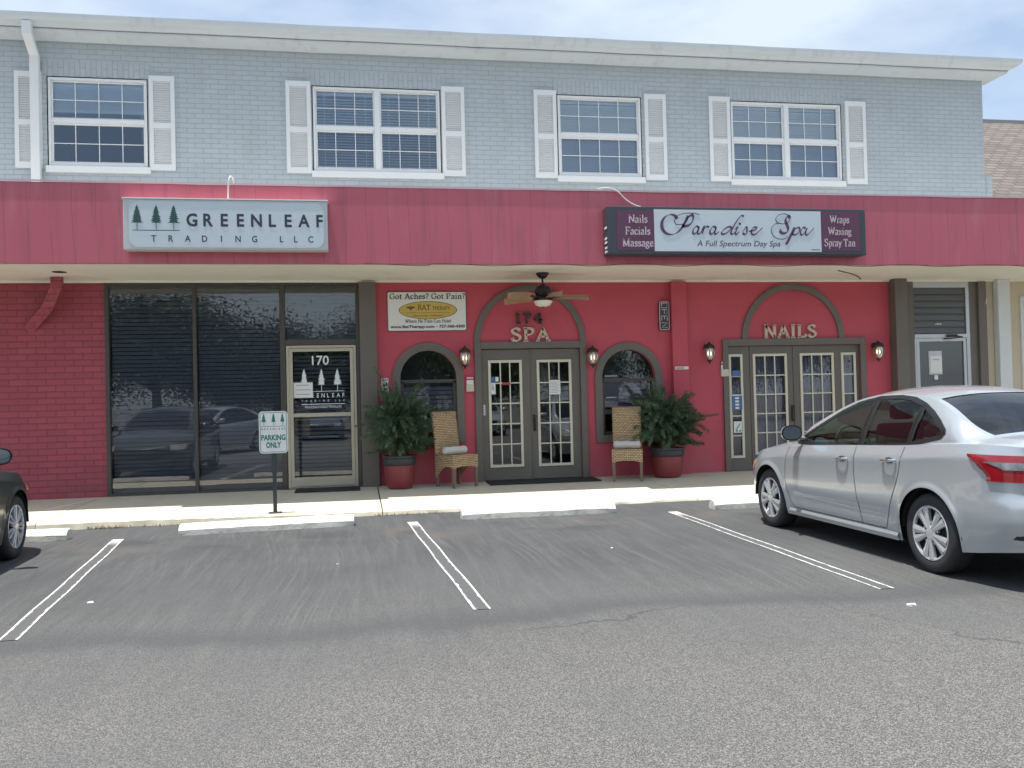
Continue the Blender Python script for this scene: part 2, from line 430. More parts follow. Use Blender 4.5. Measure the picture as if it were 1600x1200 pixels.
def make_asphalt():
    m, t, b, N, L = _mat('worn_asphalt')
    tc = N('ShaderNodeTexCoord')
    sp = N('ShaderNodeSeparateXYZ'); L(tc.outputs['Object'], sp.inputs[0])
    def noise(scale, det=4, rough=0.5, stretch=None, dist=0.0):
        n = N('ShaderNodeTexNoise'); n.inputs['Scale'].default_value = scale; n.inputs['Detail'].default_value = det
        n.inputs['Roughness'].default_value = rough; n.inputs['Distortion'].default_value = dist
        if stretch:
            mp = N('ShaderNodeMapping'); mp.inputs['Scale'].default_value = stretch
            L(tc.outputs['Object'], mp.inputs[0]); L(mp.outputs[0], n.inputs['Vector'])
        else:
            L(tc.outputs['Object'], n.inputs['Vector'])
        return n
    def mr(src, a, bb, lo=0.0, hi=1.0):
        r = N('ShaderNodeMapRange'); r.inputs['From Min'].default_value = a; r.inputs['From Max'].default_value = bb
        r.inputs['To Min'].default_value = lo; r.inputs['To Max'].default_value = hi
        L(src, r.inputs['Value']); return r.outputs['Result']
    def math_(op, a, bv):
        k = N('ShaderNodeMath'); k.operation = op
        for i, v in enumerate((a, bv)):
            if isinstance(v, (int, float)): k.inputs[i].default_value = v
            else: L(v, k.inputs[i])
        return k.outputs[0]
    def mix(f, a, bb, mode='MIX'):
        k = N('ShaderNodeMix'); k.data_type = 'RGBA'; k.blend_type = mode
        if isinstance(f, (int, float)): k.inputs['Factor'].default_value = f
        else: L(f, k.inputs['Factor'])
        for s, v in (('A', a), ('B', bb)):
            if isinstance(v, tuple): k.inputs[s].default_value = c4(v)
            else: L(v, k.inputs[s])
        return k.outputs['Result']
    edge = noise(0.7, 5, 0.6)
    y = math_('ADD', sp.outputs['Y'], math_('MULTIPLY', math_('SUBTRACT', edge.outputs['Fac'], 0.5), 2.2))
    worn = mr(y, -6.6, -10.2)                       # 0 in the sealed stalls, 1 in the worn aisle
    worn2 = mr(y, -9.0, -13.0)
    patch = noise(0.55, 6, 0.6)
    agg = N('ShaderNodeTexVoronoi'); agg.inputs['Scale'].default_value = 165
    L(tc.outputs['Object'], agg.inputs['Vector'])
    spk = noise(190, 3, 0.7)
    cs = N('ShaderNodeSeparateColor'); L(agg.outputs['Color'], cs.inputs[0])
    stone = mr(cs.outputs[0], 0.40, 0.95)
    seal = mix(mr(patch.outputs['Fac'], 0.3, 0.7), (0.046, 0.049, 0.053), (0.072, 0.075, 0.079))
    strk = noise(7.0, 5, 0.65, (1.6, 0.10, 1), 0.6)
    seal = mix(mr(strk.outputs['Fac'], 0.45, 0.75, 0, 0.6), seal, (0.108, 0.109, 0.108))
    wrp = noise(0.22, 0, 0.5)
    xw = math_('ADD', sp.outputs['X'], math_('MULTIPLY', wrp.outputs['Fac'], 1.5))
    cw = N('ShaderNodeCombineXYZ'); L(math_('MULTIPLY', xw, 30.0), cw.inputs['X']); L(math_('MULTIPLY', sp.outputs['Y'], 0.45), cw.inputs['Y'])
    def lines(off):
        n = N('ShaderNodeTexNoise'); n.inputs['Scale'].default_value = 1.0; n.inputs['Detail'].default_value = 2
        ad = N('ShaderNodeVectorMath'); ad.operation = 'ADD'; ad.inputs[1].default_value = (off, off, 0)
        L(cw.outputs[0], ad.inputs[0]); L(ad.outputs[0], n.inputs['Vector']); return n.outputs['Fac']
    rm = noise(0.8, 3, 0.5)
    rmask = mr(rm.outputs['Fac'], 0.40, 0.60)
    seal = mix(math_('MULTIPLY', mr(lines(0.0), 0.55, 0.68), math_('MULTIPLY', rmask, 0.34)), seal, (0.135, 0.135, 0.133))
    seal = mix(math_('MULTIPLY', mr(lines(37.0), 0.58, 0.70), math_('MULTIPLY', rmask, 0.45)), seal, (0.036, 0.038, 0.041))
    chip = noise(38, 2, 0.5, (1, 2.2, 1))
    seal = mix(mr(chip.outputs['Fac'], 0.715, 0.74, 0, 0.8), seal, (0.34, 0.34, 0.33))
    seal = mix(math_('MULTIPLY', mr(spk.outputs['Fac'], 0.52, 0.68), 0.75), seal, (0.20, 0.197, 0.19))
    wornc = mix(stone, (0.050, 0.050, 0.050), (0.225, 0.217, 0.203))
    wornc = mix(mr(spk.outputs['Fac'], 0.50, 0.72, 0, 0.85), wornc, (0.42, 0.40, 0.37))
    wornc = mix(math_('MULTIPLY', mr(patch.outputs['Fac'], 0.52, 0.75), 0.45), wornc, (0.085, 0.087, 0.092))
    k = math_('ADD', math_('MULTIPLY', worn, 0.62), math_('MULTIPLY', worn2, 0.38))
    col = mix(k, seal, wornc)
    # dark band where the sealer stops
    bn = noise(0.35, 3, 0.5)
    yb = math_('ADD', sp.outputs['Y'], math_('MULTIPLY', math_('SUBTRACT', bn.outputs['Fac'], 0.5), 1.6))
    band = math_('MULTIPLY', mr(yb, -9.05, -8.85), mr(yb, -8.35, -8.75))
    col = mix(math_('MULTIPLY', band, 0.55), col, (0.060, 0.062, 0.066))
    # rusty-brown drips near the wheel stops
    rust = noise(0.9, 4, 0.55)
    rz = math_('MULTIPLY', mr(sp.outputs['Y'], -5.9, -4.9), mr(sp.outputs['Y'], -3.7, -4.3))
    col = mix(math_('MULTIPLY', math_('MULTIPLY', mr(rust.outputs['Fac'], 0.50, 0.68), rz), 0.38), col, (0.150, 0.125, 0.108))
    oil = noise(1.3, 3, 0.5)
    oz = math_('MULTIPLY', mr(sp.outputs['Y'], -5.4, -4.7), mr(sp.outputs['Y'], -3.8, -4.3))
    col = mix(math_('MULTIPLY', math_('MULTIPLY', mr(oil.outputs['Fac'], 0.53, 0.66), oz), 0.6), col, (0.045, 0.048, 0.052))
    # hairline cracks
    vc = N('ShaderNodeTexVoronoi'); vc.feature = 'DISTANCE_TO_EDGE'; vc.inputs['Scale'].default_value = 0.22
    wob = noise(2.2, 4, 0.6)
    wv = N('ShaderNodeVectorMath'); wv.operation = 'MULTIPLY_ADD'; wv.inputs[1].default_value = (0.5, 0.5, 0)
    L(wob.outputs['Color'], wv.inputs[0]); L(tc.outputs['Object'], wv.inputs[2]); L(wv.outputs[0], vc.inputs['Vector'])
    crack = mr(vc.outputs['Distance'], 0.0035, 0.0015)
    ck = noise(0.25, 2, 0.5)
    col = mix(math_('MULTIPLY', math_('MULTIPLY', crack, mr(ck.outputs['Fac'], 0.48, 0.58)), 0.55), col, (0.04, 0.04, 0.043))
    L(col, b.inputs['Base Color'])
    b.inputs['Roughness'].default_value = 0.85
    b.inputs['Specular IOR Level'].default_value = 0.35
    hb = math_('ADD', math_('MULTIPLY', spk.outputs['Fac'], 0.6), math_('MULTIPLY', agg.outputs['Distance'], -0.6))
    bp = N('ShaderNodeBump'); bp.inputs['Strength'].default_value = 0.55; bp.inputs['Distance'].default_value = 0.006
    L(hb, bp.inputs['Height']); L(bp.outputs['Normal'], b.inputs['Normal'])
    return m
M['asphalt'] = make_asphalt()

def make_concrete():
    m, t, b, N, L = _mat('old_concrete')
    b.inputs['Roughness'].default_value = 0.85
    tc = N('ShaderNodeTexCoord')
    n = N('ShaderNodeTexNoise'); n.inputs['Scale'].default_value = 1.1; n.inputs['Detail'].default_value = 8; n.inputs['Roughness'].default_value = 0.65
    L(tc.outputs['Object'], n.inputs['Vector'])
    r = N('ShaderNodeValToRGB')
    r.color_ramp.elements[0].position = 0.3; r.color_ramp.elements[0].color = (0.64, 0.59, 0.45, 1)
    r.color_ramp.elements[1].position = 0.7; r.color_ramp.elements[1].color = (0.75, 0.70, 0.55, 1)
    L(n.outputs['Fac'], r.inputs[0])
    n2 = N('ShaderNodeTexNoise'); n2.inputs['Scale'].default_value = 40; n2.inputs['Detail'].default_value = 5
    L(tc.outputs['Object'], n2.inputs['Vector'])
    mx = N('ShaderNodeMix'); mx.data_type = 'RGBA'; mx.blend_type = 'MULTIPLY'; mx.inputs['Factor'].default_value = 0.25
    L(r.outputs[0], mx.inputs['A']); L(n2.outputs['Color'], mx.inputs['B'])
    L(mx.outputs['Result'], b.inputs['Base Color'])
    bp = N('ShaderNodeBump'); bp.inputs['Strength'].default_value = 0.3; bp.inputs['Distance'].default_value = 0.006
    L(n2.outputs['Fac'], bp.inputs['Height']); L(bp.outputs['Normal'], b.inputs['Normal'])
    return m
M['concrete'] = make_concrete()

def make_stripe():
    """worn white paint: edges survive, the middle is mostly gone"""
    m, t, b, N, L = _mat('worn_white_line_paint')
    b.inputs['Roughness'].default_value = 0.7
    uv = N('ShaderNodeTexCoord')
    sp = N('ShaderNodeSeparateXYZ'); L(uv.outputs['UV'], sp.inputs[0])
    n = N('ShaderNodeTexNoise'); n.inputs['Scale'].default_value = 9; n.inputs['Detail'].default_value = 6
    L(uv.outputs['Object'], n.inputs['Vector'])
    def mth(op, a, c):
        k = N('ShaderNodeMath'); k.operation = op
        for i, v in enumerate((a, c)):
            if isinstance(v, (int, float)): k.inputs[i].default_value = v
            else: L(v, k.inputs[i])
        return k.outputs[0]
    e = mth('ABSOLUTE', mth('SUBTRACT', sp.outputs['X'], 0.5), 0)      # 0 centre, .5 edge
    e = mth('ADD', e, mth('MULTIPLY', mth('SUBTRACT', n.outputs['Fac'], 0.5), 0.34))
    r = N('ShaderNodeMapRange'); r.inputs['From Min'].default_value = 0.33; r.inputs['From Max'].default_value = 0.42
    L(e, r.inputs['Value'])
    s = N('ShaderNodeMapRange'); s.inputs['From Min'].default_value = 0.10; s.inputs['From Max'].default_value = 0.0
    L(mth('ADD', sp.outputs['Y'], mth('MULTIPLY', mth('SUBTRACT', n.outputs['Fac'], 0.5), 0.05)), s.inputs['Value'])
    f = mth('MAXIMUM', r.outputs['Result'], s.outputs['Result'])
    n4 = N('ShaderNodeTexNoise'); n4.inputs['Scale'].default_value = 70; n4.inputs['Detail'].default_value = 4
    L(uv.outputs['Object'], n4.inputs['Vector'])
    q = N('ShaderNodeMapRange'); q.inputs['From Min'].default_value = 0.32; q.inputs['From Max'].default_value = 0.5
    L(n4.outputs['Fac'], q.inputs['Value'])
    f = mth('MULTIPLY', f, q.outputs['Result'])
    mx = N('ShaderNodeMix'); mx.data_type = 'RGBA'
    mx.inputs['A'].default_value = (0.088, 0.090, 0.092, 1); mx.inputs['B'].default_value = (0.72, 0.72, 0.70, 1)
    L(f, mx.inputs['Factor']); L(mx.outputs['Result'], b.inputs['Base Color'])
    return m
M['stripe'] = make_stripe()

stain(M['fascia'], (0.30, 0.085, 0.105), 5.0, 0.52, 0.78, 0.6, (1.6, 1, 0.12))
stain(M['fascia'], (0.56, 0.24, 0.27), 3.0, 0.56, 0.80, 0.5, (1.2, 1, 0.25))
stain(M['gutter_white'], (0.42, 0.41, 0.37), 3.0, 0.55, 0.80, 0.55, (1.5, 1, 0.5))
stain(M['concrete_stop'], (0.20, 0.19, 0.18), 5.0, 0.56, 0.72, 0.7, (0.6, 1.5, 1.5))
stain(M['concrete_stop'], (0.34, 0.31, 0.26), 9.0, 0.50, 0.70, 0.6, (1, 1, 1), (0.06, 0.02))
stain(M['brick_grey'], (0.36, 0.38, 0.38), 1.6, 0.55, 0.80, 0.5, (1.4, 1, 0.35))
stain(M['stucco_red'], (0.30, 0.16, 0.16), 2.2, 0.40, 0.70, 0.55, (1, 1, 1), (0.75, 0.0))
stain(M['brick_red'], (0.22, 0.10, 0.11), 2.2, 0.45, 0.72, 0.5, (1, 1, 1), (0.6, 0.0))
stain(M['soffit'], (0.55, 0.51, 0.43), 1.6, 0.55, 0.78, 0.4)
stain(M['pot_red'], (0.16, 0.05, 0.05), 7.0, 0.5, 0.75, 0.6)
stain(M['fern'], (0.20, 0.19, 0.07), 2.6, 0.60, 0.74, 0.55)
stain(M['concrete'], (0.36, 0.33, 0.28), 2.2, 0.56, 0.74, 0.45)

# ------------------------------------------------------------------ mesh helpers
WLOC = {}
def tag(o, label=None, cat=None, group=None, kind=None):
    if label: o['label'] = label
    if cat: o['category'] = cat
    if group: o['group'] = group
    if kind: o['kind'] = kind
    return o

def thing(name, label, cat, loc=(0, 0, 0), group=None):
    o = bpy.data.objects.new(name, None)
    o.empty_display_size = 0.2
    COL.objects.link(o)
    o.location = loc
    WLOC[o.name] = Vector(loc)
    return tag(o, label, cat, group)

def catmull(pts, n=8, closed=False):
    pts = [Vector(p) for p in pts]
    out = []
    m = len(pts)
    for i in range(m if closed else m - 1):
        p1, p2 = pts[i], pts[(i + 1) % m]
        p0 = pts[i - 1] if (i > 0 or closed) else p1 * 2 - p2
        p3 = pts[(i + 2) % m] if (i + 2 < m or closed) else p2 * 2 - p1
        for k in range(n):
            t = k / n
            out.append(0.5 * ((2 * p1) + (p2 - p0) * t + (2 * p0 - 5 * p1 + 4 * p2 - p3) * t * t + (3 * p1 - p0 - 3 * p2 + p3) * t ** 3))
    if not closed: out.append(pts[-1])
    return out

class MB:
    def __init__(s):
        s.v, s.f, s.uv = [], [], None
    def add(s, vs, fs):
        b = len(s.v)
        s.v += [Vector(v) for v in vs]
        s.f += [tuple(b + i for i in f) for f in fs]
        return s
    def box(s, x0, x1, y0, y1, z0, z1, mtx=None):
        vs = [Vector(p) for p in ((x0, y0, z0), (x1, y0, z0), (x1, y1, z0), (x0, y1, z0), (x0, y0, z1), (x1, y0, z1), (x1, y1, z1), (x0, y1, z1))]
        if mtx: vs = [mtx @ v for v in vs]
        return s.add(vs, [(0, 3, 2, 1), (4, 5, 6, 7), (0, 1, 5, 4), (1, 2, 6, 5), (2, 3, 7, 6), (3, 0, 4, 7)])
    def prism(s, poly, d, cap=True):
        """poly: list of 3-d points, d: extrusion vector"""
        n = len(poly); d = Vector(d)
        vs = [Vector(p) for p in poly] + [Vector(p) + d for p in poly]
        fs = [(i, (i + 1) % n, n + (i + 1) % n, n + i) for i in range(n)]
        if cap: fs += [tuple(range(n))[::-1], tuple(range(n, 2 * n))]
        return s.add(vs, fs)
    def polyXZ(s, pts, y0, y1):
        return s.prism([(p[0], y0, p[1]) for p in pts], (0, y1 - y0, 0))
    def tube(s, pts, r, n=8, closed=False, cap=True):
        pts = [Vector(p) for p in pts]; m = len(pts)
        vs, fs = [], []
        prev = None
        for i, p in enumerate(pts):
            a = pts[i - 1] if (i > 0 or closed) else p
            c = pts[(i + 1) % m] if (i < m - 1 or closed) else p
            d = (c - a)
            d = d.normalized() if d.length > 1e-9 else Vector((0, 0, 1))
            ref = prev if prev is not None else (Vector((0, 0, 1)) if abs(d.z) < 0.9 else Vector((1, 0, 0)))
            u = (ref - d * ref.dot(d))
            u = u.normalized() if u.length > 1e-6 else d.orthogonal().normalized()
            prev = u
            w = d.cross(u)
            rr = r[i] if isinstance(r, (list, tuple)) else r
            vs += [p + (u * math.cos(2 * math.pi * k / n) + w * math.sin(2 * math.pi * k / n)) * rr for k in range(n)]
        for i in range(m if closed else m - 1):
            j = (i + 1) % m
            for k in range(n):
                fs.append((i * n + k, i * n + (k + 1) % n, j * n + (k + 1) % n, j * n + k))
        if cap and not closed:
            fs += [tuple(range(n))[::-1], tuple(range((m - 1) * n, m * n))]
        return s.add(vs, fs)
    def lathe(s, prof, c=(0, 0, 0), n=32, axis='z'):
        """prof: (r, h) pairs"""
        vs, fs = [], []
        c = Vector(c)
        for r, h in prof:
            for k in range(n):
                a = 2 * math.pi * k / n
                if axis == 'z': p = Vector((r * math.cos(a), r * math.sin(a), h))
                else: p = Vector((r * math.cos(a), h, r * math.sin(a)))
                vs.append(c + p)
        for i in range(len(prof) - 1):
            for k in range(n):
                f = (i * n + k, i * n + (k + 1) % n, (i + 1) * n + (k + 1) % n, (i + 1) * n + k)
                fs.append(f if axis == 'z' else f[::-1])
        return s.add(vs, fs)
    def grid(s, rows):
        m, n = len(rows), len(rows[0])
        vs = [p for r in rows for p in r]
        return s.add(vs, [(i * n + j, i * n + j + 1, (i + 1) * n + j + 1, (i + 1) * n + j) for i in range(m - 1) for j in range(n - 1)])
    def stroke(s, pts, w, y, th=0.004, nib=R(25), thin=0.3, taper=False):
        """flat calligraphic ribbon in the XZ plane facing -Y; w thick width"""
        pts = [Vector((p[0], p[1])) for p in pts]
        m = len(pts)
        if m < 2: return s
        Lp, Rp = [], []
        for i in range(m):
            a, c = pts[max(0, i - 1)], pts[min(m - 1, i + 1)]
            d = c - a
            if d.length < 1e-9: d = Vector((1, 0))
            d.normalize()
            ang = math.atan2(d.y, d.x)
            k = w * (thin + (1 - thin) * abs(math.sin(ang - nib)))
            nrm = Vector((-d.y, d.x)) * k * 0.5
            Lp.append(pts[i] + nrm); Rp.append(pts[i] - nrm)
        vs = []
        for i in range(m):
            vs += [(Lp[i].x, y, Lp[i].y), (Rp[i].x, y, Rp[i].y), (Lp[i].x, y + th, Lp[i].y), (Rp[i].x, y + th, Rp[i].y)]
        fs = []
        for i in range(m - 1):
            b, c = 4 * i, 4 * i + 4
            fs += [(b, b + 1, c + 1, c), (b, c, c + 2, b + 2), (b + 1, b + 3, c + 3, c + 1)]
        return s.add(vs, fs)
    def build(s, name, mat, parent=None, smooth=False, bevel=0.0, seg=2, angle=40):
        me = bpy.data.meshes.new(name)
        if parent is not None:
            off = WLOC[parent.name]
        else:
            xs = [v.x for v in s.v]; ys = [v.y for v in s.v]; zs = [v.z for v in s.v]
            off = Vector(((min(xs) + max(xs)) / 2, (min(ys) + max(ys)) / 2, min(zs)))
        me.from_pydata([v - off for v in s.v], [], s.f)
        me.update()
        if s.uv is not None:
            l = me.uv_layers.new(name='UVMap')
            for i, lp in enumerate(me.loops): l.data[i].uv = s.uv[lp.vertex_index]
        o = bpy.data.objects.new(name, me)
        COL.objects.link(o)
        me.materials.append(mat)
        if parent is not None:
            o.parent = parent
            WLOC[o.name] = Vector(off)
        else:
            o.location = off
            WLOC[o.name] = Vector(off)
        if smooth:
            for p in me.polygons: p.use_smooth = True
            me.set_sharp_from_angle(angle=R(angle))
        if bevel:
            md = o.modifiers.new('bevel', 'BEVEL')
            md.width = bevel; md.segments = seg; md.limit_method = 'ANGLE'; md.angle_limit = R(35)
        return o

def wall_holes(mb, x0, x1, z0, z1, holes, y=0.0, th=0.2):
    """front sheet, jambs and back sheet of a wall with rectangular holes (x0,x1,z0,z1)"""
    xs = sorted(set([x0, x1] + [h[i] for h in holes for i in (0, 1)]))
    zs = sorted(set([z0, z1] + [h[i] for h in holes for i in (2, 3)]))
    def inh(a, b):
        return any(h[0] < a < h[1] and h[2] < b < h[3] for h in holes)
    for i in range(len(xs) - 1):
        for j in range(len(zs) - 1):
            a, b, c, d = xs[i], xs[i + 1], zs[j], zs[j + 1]
            if inh((a + b) / 2, (c + d) / 2): continue
            mb.add([(a, y, c), (b, y, c), (b, y, d), (a, y, d)], [(0, 1, 2, 3)])
            mb.add([(a, y + th, c), (b, y + th, c), (b, y + th, d), (a, y + th, d)], [(3, 2, 1, 0)])
    for h in holes:
        a, b, c, d = h
        mb.add([(a, y, c), (a, y + th, c), (a, y + th, d), (a, y, d)], [(0, 3, 2, 1)])
        mb.add([(b, y, c), (b, y + th, c), (b, y + th, d), (b, y, d)], [(0, 1, 2, 3)])
        mb.add([(a, y, d), (b, y, d), (b, y + th, d), (a, y + th, d)], [(0, 1, 2, 3)])
        mb.add([(a, y, c), (b, y, c), (b, y + th, c), (a, y + th, c)], [(3, 2, 1, 0)])

def frame(mb, x0, x1, z0, z1, t, y0, y1, tb=None, tt=None):
    tb = t if tb is None else tb; tt = t if tt is None else tt
    mb.box(x0, x0 + t, y0, y1, z0, z1); mb.box(x1 - t, x1, y0, y1, z0, z1)
    mb.box(x0 + t, x1 - t, y0, y1, z0, z0 + tb); mb.box(x0 + t, x1 - t, y0, y1, z1 - tt, z1)

def rrect(x0, x1, z0, z1, r, n=6):
    out = []
    for cx, cz, a in ((x1 - r, z0 + r, -90), (x1 - r, z1 - r, 0), (x0 + r, z1 - r, 90), (x0 + r, z0 + r, 180)):
        for k in range(n + 1):
            t = R(a + 90 * k / n)
            out.append((cx + r * math.cos(t), cz + r * math.sin(t)))
    return out

def ell(cx, cz, rx, rz, a0=0, a1=360, n=24):
    return [(cx + rx * math.cos(R(a0 + (a1 - a0) * k / n)), cz + rz * math.sin(R(a0 + (a1 - a0) * k / n))) for k in range(n + 1)]

# ---- lettering -----------------------------------------------------
_FC = {}
def font_mesh(txt, bold):
    key = (txt, bold)
    if key not in _FC:
        cu = bpy.data.curves.new('lettering', 'FONT')
        cu.body = txt; cu.size = 1.0; cu.resolution_u = 3; cu.offset = bold; cu.fill_mode = 'FRONT'
        ob = bpy.data.objects.new('lettering', cu)
        COL.objects.link(ob)
        dg = bpy.context.evaluated_depsgraph_get()
        me = bpy.data.meshes.new_from_object(ob.evaluated_get(dg))
        _FC[key] = ([v.co.copy() for v in me.vertices], [tuple(p.vertices) for p in me.polygons])
        bpy.data.objects.remove(ob); bpy.data.curves.remove(cu); bpy.data.meshes.remove(me)
    return _FC[key]

def sans(mb, txt, x0, x1, z0, h, y, bold=0.0, shear=0.0, fit='box'):
    """built-in face, stretched so the ink spans x0..x1 and cap height h above baseline z0"""
    vs, fs = font_mesh(txt, bold)
    a = min(v.x for v in vs); b = max(v.x for v in vs)
    sx = (x1 - x0) / max(1e-6, b - a)
    sz = h / 0.69
    mb.add([(x0 + (v.x - a) * sx + shear * v.y * sz, y, z0 + v.y * sz) for v in vs], [f for f in fs])

def sans_letters(mb, txt, xc, w, z0, h, y, bold=0.0):
    """one letter at each x in xc; w = width scale"""
    for ch, x in zip(txt, xc):
        vs, fs = font_mesh(ch, bold)
        a = min(v.x for v in vs); b = max(v.x for v in vs)
        sz = h / 0.69
        mb.add([(x + (v.x - (a + b) / 2) * sz * w, y, z0 + v.y * sz) for v in vs], fs)

